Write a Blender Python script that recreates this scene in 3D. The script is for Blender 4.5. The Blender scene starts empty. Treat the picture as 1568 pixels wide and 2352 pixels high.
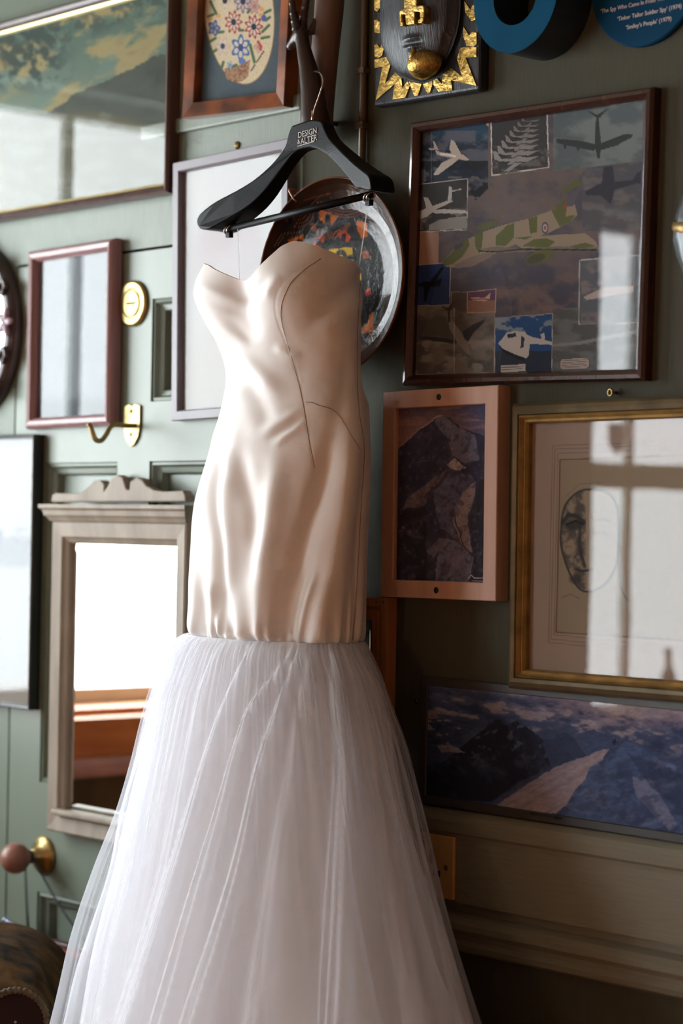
import bpy, bmesh, math, random
import numpy as np
from mathutils import Vector, Matrix

random.seed(7)
rng = np.random.default_rng(7)
SC = bpy.context.scene
COL = SC.collection

# ------------------------------------------------------------------ camera
W, H, F = 1568, 2352, 5100.0
YAW, PITCH, ROLL, S = 0.8386, 0.0075, 0.018, 3.29
_r0 = np.array([math.cos(YAW), math.sin(YAW), 0.0])
_f0 = np.array([-math.sin(YAW), math.cos(YAW), 0.0])
_u0 = np.array([0, 0, 1.0])
FW = _f0 * math.cos(PITCH) + _u0 * math.sin(PITCH)
_u1 = _u0 * math.cos(PITCH) - _f0 * math.sin(PITCH)
EX = math.cos(ROLL) * _r0 + math.sin(ROLL) * _u1
ED = math.sin(ROLL) * _r0 - math.cos(ROLL) * _u1
CAM = np.array([S * math.sin(YAW), -S * math.cos(YAW), 1.6])

cd = bpy.data.cameras.new('camera')
cam = bpy.data.objects.new('camera', cd)
COL.objects.link(cam)
cam.matrix_world = Matrix(((EX[0], -ED[0], -FW[0], CAM[0]), (EX[1], -ED[1], -FW[1], CAM[1]),
                           (EX[2], -ED[2], -FW[2], CAM[2]), (0, 0, 0, 1)))
cd.sensor_fit = 'VERTICAL'
cd.sensor_height = 36.0
cd.sensor_width = 24.0
cd.lens = F * 36.0 / H
cd.clip_start = 0.05
cd.dof.use_dof = True
cd.dof.focus_distance = 3.10
cd.dof.aperture_fstop = 3.2
SC.camera = cam

# ------------------------------------------------------------------ world, daylight, exposure
SKY = 14.6
wd = bpy.data.worlds.new('overcast_sky')
SC.world = wd
wd.use_nodes = True
wn = wd.node_tree
bg = wn.nodes['Background']
bg.inputs[0].default_value = (0.90, 0.97, 1.0, 1)
bg.inputs[1].default_value = SKY
SC.view_settings.view_transform = 'Standard'
SC.view_settings.look = 'None'
SC.view_settings.exposure = 0.0
SC.view_settings.gamma = 1.0
SC.view_settings.use_curve_mapping = False
SC.cycles.use_denoising = True
SC.cycles.use_adaptive_sampling = True
SC.cycles.adaptive_threshold = 0.1
SC.cycles.adaptive_min_samples = 8
SC.cycles.max_bounces = 6
SC.cycles.diffuse_bounces = 4
SC.cycles.glossy_bounces = 3
SC.cycles.transmission_bounces = 3
SC.cycles.transparent_max_bounces = 16
SC.cycles.sample_clamp_indirect = 12

WX = -1.5                                   # the window wall stands at this x
WIN = [(-1.55, -0.34, 1.19, 2.54), (-4.10, -2.28, 1.08, 2.47)]     # y0, y1, z0, z1
for (y0, y1, z0, z1) in WIN:
    ld = bpy.data.lights.new('window_portal', 'AREA')
    ld.shape = 'RECTANGLE'
    ld.size, ld.size_y = (z1 - z0), (y1 - y0)
    ld.cycles.is_portal = True
    lo = bpy.data.objects.new('window_portal', ld)
    COL.objects.link(lo)
    lo.matrix_world = Matrix(((0, 0, -1, WX - 0.06), (0, 1, 0, (y0 + y1) / 2), (1, 0, 0, (z0 + z1) / 2), (0, 0, 0, 1)))


# ------------------------------------------------------------------ projection helpers (photo pixel <-> place)
def ray(px, py):
    return FW + EX * ((px - W / 2) / F) + ED * ((py - H / 2) / F)


def at(px, py, y=0.0):
    d = ray(px, py)
    return CAM + d * ((y - CAM[1]) / d[1])


def proj(P):
    P = np.asarray(P, float) - CAM
    dz = P @ FW
    return W / 2 + F * (P @ EX) / dz, H / 2 + F * (P @ ED) / dz


# ------------------------------------------------------------------ materials
def lin(c):
    c = np.asarray(c, float) / 255.0
    return np.where(c <= 0.04045, c / 12.92, ((c + 0.055) / 1.055) ** 2.4)


def L3(r, g, b, k=1.0):
    v = np.clip(lin((r, g, b)) * k, 0, 0.92)
    return (float(v[0]), float(v[1]), float(v[2]), 1)


def M(name, col, rough=0.5, metal=0.0, spec=0.5, var=0.12, vscale=12.0, bump=0.0, bscale=60.0, st=(1, 1, 1), col2=None,
      coat=0.0, sheen=0.0, aniso=0.0, contrast=(0.35, 0.65), bdist=0.004):
    m = bpy.data.materials.new(name)
    m.use_nodes = True
    nt = m.node_tree
    b = nt.nodes['Principled BSDF']
    b.inputs['Roughness'].default_value = rough
    b.inputs['Metallic'].default_value = metal
    b.inputs['Specular IOR Level'].default_value = spec
    if coat:
        b.inputs['Coat Weight'].default_value = coat
        b.inputs['Coat Roughness'].default_value = 0.08
    if sheen:
        b.inputs['Sheen Weight'].default_value = sheen
        b.inputs['Sheen Roughness'].default_value = 0.4
    tc = nt.nodes.new('ShaderNodeTexCoord')
    mp = nt.nodes.new('ShaderNodeMapping')
    mp.inputs['Scale'].default_value = st
    nt.links.new(tc.outputs['Object'], mp.inputs['Vector'])
    nz = nt.nodes.new('ShaderNodeTexNoise')
    nz.inputs['Scale'].default_value = vscale
    nz.inputs['Detail'].default_value = 5
    nt.links.new(mp.outputs[0], nz.inputs['Vector'])
    rp = nt.nodes.new('ShaderNodeValToRGB')
    c = np.array(col[:3])
    c2 = np.array(col2[:3]) if col2 is not None else np.clip(c * (1 + var), 0, 0.95)
    c1 = c if col2 is not None else c * (1 - var)
    rp.color_ramp.elements[0].color = (*c1, 1)
    rp.color_ramp.elements[0].position = contrast[0]
    rp.color_ramp.elements[1].color = (*c2, 1)
    rp.color_ramp.elements[1].position = contrast[1]
    nt.links.new(nz.outputs[0], rp.inputs[0])
    nt.links.new(rp.outputs[0], b.inputs['Base Color'])
    if bump:
        n2 = nt.nodes.new('ShaderNodeTexNoise')
        n2.inputs['Scale'].default_value = bscale
        n2.inputs['Detail'].default_value = 3
        nt.links.new(mp.outputs[0], n2.inputs['Vector'])
        bp = nt.nodes.new('ShaderNodeBump')
        bp.inputs['Strength'].default_value = bump
        bp.inputs['Distance'].default_value = bdist
        nt.links.new(n2.outputs[0], bp.inputs['Height'])
        nt.links.new(bp.outputs[0], b.inputs['Normal'])
    return m


def wood(name, c1, c2, rough=0.4, st=(30, 30, 3), coat=0.0, bump=0.1):
    return M(name, c1, rough, col2=c2, vscale=2.2, st=st, coat=coat, bump=bump, bscale=4.0, contrast=(0.3, 0.7), bdist=0.0015)


def glass_mat(name, wob=0.0, ior=1.5, tint=1.0):
    m = bpy.data.materials.new(name)
    m.use_nodes = True
    nt = m.node_tree
    nt.nodes.clear()
    out = nt.nodes.new('ShaderNodeOutputMaterial')
    mx = nt.nodes.new('ShaderNodeMixShader')
    tr = nt.nodes.new('ShaderNodeBsdfTransparent')
    tr.inputs[0].default_value = (tint, tint, tint, 1)
    gl = nt.nodes.new('ShaderNodeBsdfGlossy')
    gl.inputs['Roughness'].default_value = 0.0
    # both faces of a thin sheet, Schlick: F = f0 + (1-f0) * (1-cos)^5, the same from either side
    f0 = 2 * ((ior - 1) / (ior + 1)) ** 2
    lw = nt.nodes.new('ShaderNodeLayerWeight')
    lw.inputs[0].default_value = 0.5
    p5 = nt.nodes.new('ShaderNodeMath')
    p5.operation = 'POWER'
    p5.inputs[1].default_value = 5.0
    nt.links.new(lw.outputs['Facing'], p5.inputs[0])
    ma = nt.nodes.new('ShaderNodeMath')
    ma.operation = 'MULTIPLY_ADD'
    ma.inputs[1].default_value = 1 - f0
    ma.inputs[2].default_value = f0
    nt.links.new(p5.outputs[0], ma.inputs[0])
    nt.links.new(ma.outputs[0], mx.inputs[0])
    nt.links.new(tr.outputs[0], mx.inputs[1])
    nt.links.new(gl.outputs[0], mx.inputs[2])
    nt.links.new(mx.outputs[0], out.inputs[0])
    if wob:
        nz = nt.nodes.new('ShaderNodeTexNoise')
        nz.inputs['Scale'].default_value = 6
        tc = nt.nodes.new('ShaderNodeTexCoord')
        nt.links.new(tc.outputs['Object'], nz.inputs['Vector'])
        bp = nt.nodes.new('ShaderNodeBump')
        bp.inputs['Strength'].default_value = wob
        bp.inputs['Distance'].default_value = 0.002
        nt.links.new(nz.outputs[0], bp.inputs['Height'])
        nt.links.new(bp.outputs[0], gl.inputs['Normal'])
    return m


def art_mat(name, rough=0.7, spec=0.08, bump=0.0, bscale=300.0, coat=0.0):
    m = bpy.data.materials.new(name)
    m.use_nodes = True
    nt = m.node_tree
    b = nt.nodes['Principled BSDF']
    b.inputs['Roughness'].default_value = rough
    b.inputs['Specular IOR Level'].default_value = spec
    if coat:
        b.inputs['Coat Weight'].default_value = coat
        b.inputs['Coat Roughness'].default_value = 0.06
    a = nt.nodes.new('ShaderNodeAttribute')
    a.attribute_name = 'Col'
    nz = nt.nodes.new('ShaderNodeTexNoise')
    nz.inputs['Scale'].default_value = 400
    mx = nt.nodes.new('ShaderNodeMix')
    mx.data_type = 'RGBA'
    mx.blend_type = 'MULTIPLY'
    mx.inputs[0].default_value = 0.25
    nt.links.new(a.outputs['Color'], mx.inputs[6])
    nt.links.new(nz.outputs['Fac'], mx.inputs[7])
    mul = nt.nodes.new('ShaderNodeMix')
    mul.data_type = 'RGBA'
    mul.blend_type = 'MULTIPLY'
    mul.inputs[0].default_value = 1.0
    mul.inputs[7].default_value = (1.14, 1.14, 1.14, 1)
    nt.links.new(mx.outputs[2], mul.inputs[6])
    nt.links.new(mul.outputs[2], b.inputs['Base Color'])
    if bump:
        n2 = nt.nodes.new('ShaderNodeTexNoise')
        n2.inputs['Scale'].default_value = bscale
        n2.inputs['Detail'].default_value = 4
        tc = nt.nodes.new('ShaderNodeTexCoord')
        nt.links.new(tc.outputs['Object'], n2.inputs['Vector'])
        bp = nt.nodes.new('ShaderNodeBump')
        bp.inputs['Strength'].default_value = bump
        bp.inputs['Distance'].default_value = 0.002
        nt.links.new(n2.outputs[0], bp.inputs['Height'])
        nt.links.new(bp.outputs[0], b.inputs['Normal'])
    return m


# ------------------------------------------------------------------ mesh helpers
ORG = {}


def thing(name, label, cat, loc, group=None, rot=None):
    o = bpy.data.objects.new(name, None)
    o.empty_display_size = 0.02
    COL.objects.link(o)
    o.location = loc
    if rot is not None:
        o.rotation_euler = rot
    o['label'] = label
    o['category'] = cat
    if group:
        o['group'] = group
    ORG[o.name] = np.array(loc, float)
    return o


def tag(o, label=None, cat=None, kind=None, group=None):
    if label:
        o['label'] = label
    if cat:
        o['category'] = cat
    if kind:
        o['kind'] = kind
    if group:
        o['group'] = group
    return o


def add(name, V, Fc, mat, parent=None, smooth=False, local=False, bevel=0.0, seg=2, label=None, auto=None):
    """link one mesh; V are world coordinates unless local"""
    V = np.asarray(V, float)
    if parent is not None and not local:
        V = V - ORG[parent.name]
    me = bpy.data.meshes.new(name)
    me.from_pydata(V.tolist(), [], [tuple(f) for f in Fc])
    me.validate()
    me.update()
    if smooth:
        me.polygons.foreach_set('use_smooth', [True] * len(me.polygons))
    if mat is not None:
        me.materials.append(mat)
    o = bpy.data.objects.new(name, me)
    COL.objects.link(o)
    if parent is not None:
        o.parent = parent
        ORG[o.name] = ORG[parent.name]
    else:
        ORG[o.name] = np.zeros(3)
    if bevel:
        b = o.modifiers.new('bevel', 'BEVEL')
        b.width = bevel
        b.segments = seg
        b.limit_method = 'ANGLE'
        b.angle_limit = math.radians(35)
    if label:
        o['label'] = label
    return o


class MB:
    def __init__(s):
        s.V, s.F = [], []

    def put(s, V, Fc):
        n = len(s.V)
        s.V += [tuple(map(float, v)) for v in V]
        s.F += [tuple(i + n for i in f) for f in Fc]
        return s

    def box(s, x0, x1, y0, y1, z0, z1):
        V = [(x, y, z) for x in (x0, x1) for y in (y0, y1) for z in (z0, z1)]
        return s.put(V, [(0, 1, 3, 2), (4, 6, 7, 5), (0, 4, 5, 1), (2, 3, 7, 6), (0, 2, 6, 4), (1, 5, 7, 3)])

    def prism(s, pts, y0, y1):
        """pts: list of (x,z); y0 front, y1 back (may be lists)"""
        n = len(pts)
        f = y0 if hasattr(y0, '__len__') else [y0] * n
        b = y1 if hasattr(y1, '__len__') else [y1] * n
        V = [(p[0], f[i], p[1]) for i, p in enumerate(pts)] + [(p[0], b[i], p[1]) for i, p in enumerate(pts)]
        area = sum(pts[i][0] * pts[(i + 1) % n][1] - pts[(i + 1) % n][0] * pts[i][1] for i in range(n))
        fr = list(range(n)) if area > 0 else list(range(n))[::-1]
        Fc = [tuple(fr), tuple(i + n for i in fr[::-1])]
        for k in range(n):
            i, j = fr[k], fr[(k + 1) % n]
            Fc.append((j, i, i + n, j + n))
        return s.put(V, Fc)

    def tube(s, path, rad, seg=10, caps=True, closed=False, sx=1.0):
        P = [Vector(p) for p in path]
        n = len(P)
        R = rad if hasattr(rad, '__len__') else [rad] * n
        up = None
        rings = []
        for i in range(n):
            if closed:
                t = (P[(i + 1) % n] - P[i - 1]).normalized()
            else:
                t = (P[min(i + 1, n - 1)] - P[max(i - 1, 0)]).normalized()
            if up is None:
                up = t.orthogonal().normalized()
            up = (up - t * up.dot(t))
            up = up.normalized() if up.length > 1e-6 else t.orthogonal().normalized()
            bi = t.cross(up)
            rings.append([P[i] + (up * math.cos(2 * math.pi * k / seg) * sx + bi * math.sin(2 * math.pi * k / seg)) * R[i] for k in range(seg)])
        V = [v for r in rings for v in r]
        Fc = []
        m = n if closed else n - 1
        for i in range(m):
            a, b = i * seg, ((i + 1) % n) * seg
            for k in range(seg):
                k2 = (k + 1) % seg
                Fc.append((a + k, a + k2, b + k2, b + k))
        if caps and not closed:
            Fc.append(tuple(range(seg))[::-1])
            Fc.append(tuple((n - 1) * seg + k for k in range(seg)))
        return s.put(V, Fc)

    def lathe(s, prof, c, axis, seg=32):
        """prof: (radius, height along axis)"""
        ax = Vector(axis).normalized()
        e1 = ax.orthogonal().normalized()
        e2 = ax.cross(e1)
        V, Fc = [], []
        n = len(prof)
        for r, h in prof:
            r = max(r, 1e-5)
            for k in range(seg):
                a = 2 * math.pi * k / seg
                V.append(Vector(c) + ax * h + (e1 * math.cos(a) + e2 * math.sin(a)) * r)
        for i in range(n - 1):
            for k in range(seg):
                k2 = (k + 1) % seg
                Fc.append((i * seg + k, i * seg + k2, (i + 1) * seg + k2, (i + 1) * seg + k))
        Fc.append(tuple(range(seg))[::-1])
        Fc.append(tuple((n - 1) * seg + k for k in range(seg)))
        return s.put(V, Fc)

    def rect_sweep(s, x0, x1, z0, z1, prof):
        """mitred rectangle; prof: closed list of (inset, y)"""
        V, Fc = [], []
        n = len(prof)
        for cx, cz, sx, sz in ((x0, z0, 1, 1), (x1, z0, -1, 1), (x1, z1, -1, -1), (x0, z1, 1, -1)):
            for i, y in prof:
                V.append((cx + sx * i, y, cz + sz * i))
        for c in range(4):
            d = (c + 1) % 4
            for k in range(n):
                k2 = (k + 1) % n
                Fc.append((c * n + k, d * n + k, d * n + k2, c * n + k2))
        return s.put(V, Fc)

    def build(s, name, mat, parent=None, **k):
        return add(name, s.V, s.F, mat, parent, **k)


def fix_normals(o):
    bm = bmesh.new()
    bm.from_mesh(o.data)
    bmesh.ops.recalc_face_normals(bm, faces=bm.faces)
    bm.to_mesh(o.data)
    bm.free()
    return o


def smooth_path(pts, n=40):
    """Catmull-Rom through points of any dimension"""
    P = np.array(pts, float)
    P = np.vstack([2 * P[0] - P[1], P, 2 * P[-1] - P[-2]])
    out = []
    m = len(P) - 3
    for i in range(m):
        k = max(2, n // m)
        for t in np.linspace(0, 1, k, endpoint=(i == m - 1)):
            a, b, c, d = P[i:i + 4]
            out.append(0.5 * (2 * b + (c - a) * t + (2 * a - 5 * b + 4 * c - d) * t * t + (3 * b - a - 3 * c + d) * t ** 3))
    return np.array(out)


def text_mesh(name, body, size, mat, parent, org, xdir, zdir, extrude=0.0003, align='CENTER', space=1.0):
    cu = bpy.data.curves.new(name, 'FONT')
    cu.body = body
    cu.size = size
    cu.align_x = align
    cu.extrude = extrude
    cu.resolution_u = 3
    cu.space_character = space
    tmp = bpy.data.objects.new(name, cu)
    COL.objects.link(tmp)
    bpy.context.view_layer.update()
    me = bpy.data.meshes.new_from_object(tmp.evaluated_get(bpy.context.evaluated_depsgraph_get()))
    bpy.data.objects.remove(tmp)
    n = len(me.vertices)
    co = np.zeros(n * 3)
    me.vertices.foreach_get('co', co)
    co = co.reshape(-1, 3)
    X, Z = np.array(xdir, float), np.array(zdir, float)
    Y = np.cross(Z, X)
    Wc = np.array(org, float) + co[:, :1] * X + co[:, 1:2] * Z + co[:, 2:3] * np.cross(X, Z) * 1.0
    Wc = Wc - ORG[parent.name]
    me.vertices.foreach_set('co', Wc.ravel())
    me.materials.clear()
    me.materials.append(mat)
    me.update()
    o = bpy.data.objects.new(name, me)
    COL.objects.link(o)
    o.parent = parent
    ORG[o.name] = ORG[parent.name]
    return o


# ------------------------------------------------------------------ painting helpers (prints are flat colour on a fine grid)
def _hash(ix, iy, seed):
    h = (ix * 374761393 + iy * 668265263 + seed * 982451653) & 0xFFFFFFFF
    h = ((h ^ (h >> 13)) * 1274126177) & 0xFFFFFFFF
    return ((h ^ (h >> 16)) & 0xFFFF) / 65535.0


def vnoise(x, y, seed=0):
    ix, iy = np.floor(x).astype(np.int64), np.floor(y).astype(np.int64)
    fx, fy = x - ix, y - iy
    fx, fy = fx * fx * (3 - 2 * fx), fy * fy * (3 - 2 * fy)
    a, b = _hash(ix, iy, seed), _hash(ix + 1, iy, seed)
    c, d = _hash(ix, iy + 1, seed), _hash(ix + 1, iy + 1, seed)
    return (a * (1 - fx) + b * fx) * (1 - fy) + (c * (1 - fx) + d * fx) * fy


def fbm(x, y, sc, octv=4, seed=0, ys=1.0):
    v, a, t = 0, 1, 0
    f = 1.0 / sc
    for k in range(octv):
        v = v + a * vnoise(x * f, y * f * ys, seed + k * 17)
        t += a
        a *= 0.55
        f *= 2
    return v / t


def inpoly(X, Y, pts):
    r = np.zeros(X.shape, bool)
    n = len(pts)
    for i in range(n):
        x1, y1 = pts[i]
        x2, y2 = pts[(i + 1) % n]
        if y1 == y2:
            continue
        c = ((y1 > Y) != (y2 > Y)) & (X < (x2 - x1) * (Y - y1) / (y2 - y1) + x1)
        r ^= c
    return r


def dline(X, Y, pts):
    d = np.full(X.shape, 1e9)
    for (x1, y1), (x2, y2) in zip(pts[:-1], pts[1:]):
        dx, dy = x2 - x1, y2 - y1
        t = np.clip(((X - x1) * dx + (Y - y1) * dy) / (dx * dx + dy * dy + 1e-9), 0, 1)
        d = np.minimum(d, np.hypot(X - x1 - t * dx, Y - y1 - t * dy))
    return d


def sst(a, b, x):
    t = np.clip((x - a) / (b - a), 0, 1)
    return t * t * (3 - 2 * t)


class Canvas:
    """colours in photo values; painted at the photo pixel each grid point projects to"""

    def __init__(s, X, Y, base):
        s.X, s.Y = X, Y
        s.C = np.zeros(X.shape + (3,)) + np.array(base, float)

    def warp(s, amp, sc, seed=1):
        n1 = fbm(s.X, s.Y, sc, 4, seed) - 0.5
        n2 = fbm(s.X, s.Y, sc, 4, seed + 50) - 0.5
        s.X, s.Y = s.X + amp * 2 * n1, s.Y + amp * 2 * n2
        return s

    def over(s, m, col):
        m = np.asarray(m, float)[..., None]
        s.C = s.C * (1 - m) + m * np.array(col, float)
        return s

    def poly(s, pts, col, k=1.0):
        return s.over(inpoly(s.X, s.Y, pts) * k, col)

    def line(s, pts, w, col, k=1.0):
        return s.over((1 - sst(w * 0.6, w * 1.3, dline(s.X, s.Y, pts))) * k, col)

    def ell(s, cx, cy, rx, ry, col, k=1.0, soft=0.15, ang=0.0):
        a = math.radians(ang)
        u = (s.X - cx) * math.cos(a) + (s.Y - cy) * math.sin(a)
        v = -(s.X - cx) * math.sin(a) + (s.Y - cy) * math.cos(a)
        return s.over((1 - sst(1 - soft, 1 + soft, np.hypot(u / rx, v / ry))) * k, col)


def zc(x0, y0, k):
    return lambda pts: [(x0 + a * k, y0 + b * k) for a, b in pts]


def paint_mesh(me, C, gain):
    n = len(me.vertices)
    rgb = np.clip(lin(np.clip(C, 0, 255)).reshape(-1, 3) * np.array(gain), 0, 0.9)
    ca = me.color_attributes.new('Col', 'FLOAT_COLOR', 'POINT')
    ca.data.foreach_set('color', np.hstack([rgb, np.ones((n, 1))]).ravel())


def grid_faces(ny, nx, wrap=False):
    F_ = []
    m = nx if wrap else nx - 1
    for j in range(ny - 1):
        for i in range(m):
            i2 = (i + 1) % nx
            F_.append((j * nx + i, (j + 1) * nx + i, (j + 1) * nx + i2, j * nx + i2))
    return F_


# ------------------------------------------------------------------ materials in use
PAINT = L3(113, 124, 111)
m_wall = M('sage_wall_paint', PAINT, 0.42, var=0.06, vscale=5, bump=0.28, bscale=9, st=(60, 60, 4), bdist=0.003)
m_shaded_wall = M('shaded_sage_wall_paint', L3(77, 77, 67), 0.55, spec=0.03, var=0.06, vscale=5, bump=0.2, bscale=9, st=(60, 60, 4), bdist=0.003)  # sage paint darkened: the right wall's weaker daylight is put into its colour
m_dado = M('dado_paint', L3(128, 126, 112), 0.5, spec=0.15, var=0.06, vscale=5, bump=0.1, bscale=9, st=(4, 60, 60), bdist=0.002)
m_door = M('sage_door_paint', PAINT, 0.38, var=0.05, vscale=6, bump=0.05, bscale=25)
m_ceil = M('cream_ceiling_paint', L3(150, 132, 110), 0.8, var=0.05)
m_brownwall = M('warm_brown_wall_paint', L3(176, 122, 88), 0.6, var=0.08)
m_floor = wood('oak_floor', L3(184, 118, 70), L3(206, 140, 88), 0.4, st=(3, 30, 3))
m_white = M('white_window_paint', L3(225, 225, 220), 0.45, var=0.03)
m_gap = M('dark_gap', L3(20, 17, 14), 0.9)
m_glass = glass_mat('picture_glass', 0.05, 1.345)
m_glass_flat = glass_mat('flat_glass', 0.0)
m_pane = glass_mat('window_glass', 0.0, 1.3)
m_mirror = M('mirror_silver', (0.9, 0.92, 0.9, 1), 0.015, 1.0, var=0.0)
m_brass = M('aged_brass', L3(158, 138, 92), 0.36, 1.0, var=0.2, vscale=60, bump=0.15, bscale=120)
m_gold = M('gold_leaf', L3(186, 152, 84), 0.42, 1.0, var=0.35, vscale=90, bump=0.5, bscale=150)
m_goldframe = M('dull_gold_paint', L3(150, 122, 72), 0.4, 0.6, var=0.25, vscale=40, bump=0.2, bscale=80)
m_bronzegreen = M('olive_bronze_paint', L3(104, 92, 66), 0.45, 0.3, var=0.2, vscale=30)
m_black = M('black_lacquer', L3(26, 25, 27), 0.3, var=0.15)
m_blackwood = M('blackened_wood', L3(46, 48, 54), 0.38, var=0.25, vscale=8, st=(40, 8, 4), bump=0.35, bscale=12)
m_plastic = M('black_plastic', L3(14, 14, 15), 0.42, spec=0.13, var=0.05, bump=0.06, bscale=400)
m_mahog = wood('dark_mahogany', L3(44, 24, 20), L3(70, 38, 30), 0.25, coat=0.4)
m_redwood = wood('reddish_wood', L3(132, 96, 96), L3(150, 114, 114), 0.35, coat=0.2)
m_paintframe = wood('dark_brown_frame_wood', L3(58, 40, 36), L3(84, 60, 54), 0.35)
m_burl = M('burl_veneer', L3(74, 36, 15), 0.3, col2=L3(146, 76, 28), vscale=14, st=(1, 1, 1.2), coat=0.3, bump=0.05)
m_greyframe = M('grey_violet_frame_paint', L3(122, 116, 124), 0.4, var=0.06)
m_pinkframe = wood('pale_pine_frame', L3(186, 148, 130), L3(200, 162, 142), 0.45)
m_pine = wood('orange_pine', L3(160, 112, 72), L3(182, 132, 88), 0.4)
m_limed = wood('limed_oak', L3(124, 110, 94), L3(152, 140, 124), 0.6, st=(14, 14, 3))
m_darkframe = M('charcoal_frame', L3(56, 54, 54), 0.45, var=0.1)
m_carving = wood('carved_dark_wood', L3(42, 26, 22), L3(58, 36, 30), 0.34, st=(20, 20, 3))
m_staff = wood('worn_brown_wood', L3(92, 70, 60), L3(112, 88, 76), 0.6, st=(20, 20, 2))
m_steel = M('bright_steel_wire', L3(196, 188, 180), 0.22, 1.0, var=0.05)
m_iron = M('dark_iron', L3(84, 86, 92), 0.35, 0.9, var=0.2, vscale=50)
m_blue = M('teal_blue_enamel', L3(6, 68, 98), 0.6, spec=0.04, var=0.06)
m_bluedark = M('navy_letter_side', L3(26, 36, 46), 0.5, var=0.08)
m_plaque = M('plaque_blue', L3(16, 60, 90), 0.6, spec=0.04, var=0.05)
m_plaquetext = M('plaque_lettering', L3(214, 200, 196), 0.6, var=0.03)
m_hangtext = M('hanger_lettering', L3(190, 186, 180), 0.6, var=0.03)
m_velvet = M('brown_velvet', L3(30, 19, 9), 0.95, var=0.35, vscale=26, col2=L3(82, 56, 22), spec=0.05, sheen=0.03, bump=0.5, bscale=40)
m_panelvelvet = M('dark_red_velvet', L3(40, 22, 18), 0.9, var=0.2, spec=0.15, sheen=0.05)
m_rope = M('rope_piping', L3(74, 56, 32), 0.8, var=0.25, vscale=60, bump=0.5, bscale=150)
m_silver = M('tarnished_silver', L3(112, 116, 118), 0.42, 0.7, var=0.3, vscale=26, st=(3, 3, 1), bump=0.5, bscale=30)
m_art = art_mat('paper_print', 0.6)
m_artcanvas = art_mat('painted_canvas', 0.6, bump=0.1)
m_artplate = art_mat('glazed_ceramic', 0.22, 0.25, bump=0.35, bscale=120, coat=0.2)
m_whitecard = M('white_card', L3(214, 206, 196), 0.8, var=0.02)
m_copper = M('painted_pipe', L3(92, 74, 54), 0.35, var=0.15)
m_clear = glass_mat('clear_plastic', 0.6, 1.5, 0.93)


# ================================================================== SETTING
def struct(name, mb, mat, **k):
    o = mb.build(name, mat, **k)
    o['kind'] = 'structure'
    return o


RX, RY, RZ = 4.2, -5.2, 2.9
DX0 = at(30, 1300)[0]                       # door left edge
DZ1 = at(300, 581)[2]                       # door top
px_x = lambda px, py: at(px, py)[0]
P1a, P1b, P2a = px_x(98, 1400), px_x(270, 1060), px_x(343, 1060)
P2b = P2a + (P1b - P1a)
DX1 = P2b + (P1a - DX0)
GAP = 0.005

wb = MB()
wb.box(WX - 0.2, DX0 - GAP, 0.0, 0.12, 0, RZ)
wb.box(DX0 - GAP, DX1 + GAP, 0.0, 0.12, DZ1 + GAP, RZ)
XS = px_x(697, 270)                         # sage panelling ends here; beyond it shade is put into the wall colour
wb.box(DX1 + GAP, XS, 0.0, 0.12, 0, RZ)
wall_back = struct('wall_back', wb, m_wall)
MB().box(XS, RX, 0.0, 0.12, 0, RZ).build('shaded_wall', m_shaded_wall, wall_back)
gp = MB().box(DX0 - 0.02, DX1 + 0.02, 0.06, 0.11, 0, DZ1 + 0.02)
gapo = gp.build('door_recess', m_gap, wall_back)

fl = struct('floor', MB().box(WX - 0.2, RX, RY, 0.12, -0.05, 0), m_floor)
ce = struct('ceiling', MB().box(WX - 0.2, RX, RY, 0.12, RZ, RZ + 0.05), m_ceil)
struct('wall_right', MB().box(RX, RX + 0.1, RY, 0.12, 0, RZ), m_brownwall)
struct('wall_front', MB().box(WX - 0.2, RX, RY - 0.1, RY, 0, RZ), m_brownwall)

# floor boards
fbm_ = MB()
boards = []
bme = None
for k in range(int((RX - WX) / 0.16)):
    x0 = WX + 0.01 + k * 0.16
    if x0 > 2.6:
        break
    o = MB().box(x0, x0 + 0.154, RY + 0.02, -0.02, 0, 0.004).build('floorboard', m_floor, fl)

# ---- panelled door
door = MB()
door_root = bpy.data.objects.new('door_1', None)
COL.objects.link(door_root)
door_root.location = ((DX0 + DX1) / 2, 0.02, 0.0)
door_root['kind'] = 'structure'
door_root['label'] = 'sage green panelled door hung with framed pictures and a crested mirror'
ORG[door_root.name] = np.array(door_root.location)
zr = lambda py: at(300, py)[2]
rows = [(zr(925), zr(692)), (zr(1832), zr(1060)), (0.25, zr(2098))]
MB().box(DX0, P1a, 0.0, 0.04, 0.01, DZ1).build('stile', m_door, door_root)
MB().box(P2b, DX1, 0.0, 0.04, 0.01, DZ1).build('stile', m_door, door_root)
zs = [DZ1] + [z for r in rows for z in (r[1], r[0])] + [0.01]
for k in range(0, len(zs), 2):
    MB().box(P1a, P2b, 0.0, 0.04, zs[k + 1], zs[k]).build('rail', m_door, door_root)
for (z0, z1) in rows:
    MB().box(P1b, P2a, 0.0, 0.04, z0, z1).build('muntin', m_door, door_root)
    for (x0, x1) in ((P1a, P1b), (P2a, P2b)):
        p = MB().box(x0, x1, 0.024, 0.038, z0, z1).build('door_panel', m_door, door_root)
        MB().rect_sweep(x0, x1, z0, z1, [(0, 0.024), (0, 0.004), (0.006, 0.002), (0.010, 0.010), (0.018, 0.013), (0.022, 0.0235)]).build('panel_moulding', m_door, p)

# ---- mouldings on the wall
xa, xb = px_x(330, 300), px_x(697, 270)
zt, zb_ = at(560, 243)[2], at(560, 279)[2]
struct('trim_1', MB().prism([(xa, zb_), (xb, zb_), (xb, zt), (xa, zt)], -0.008, 0.0), m_wall, bevel=0.004)

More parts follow.
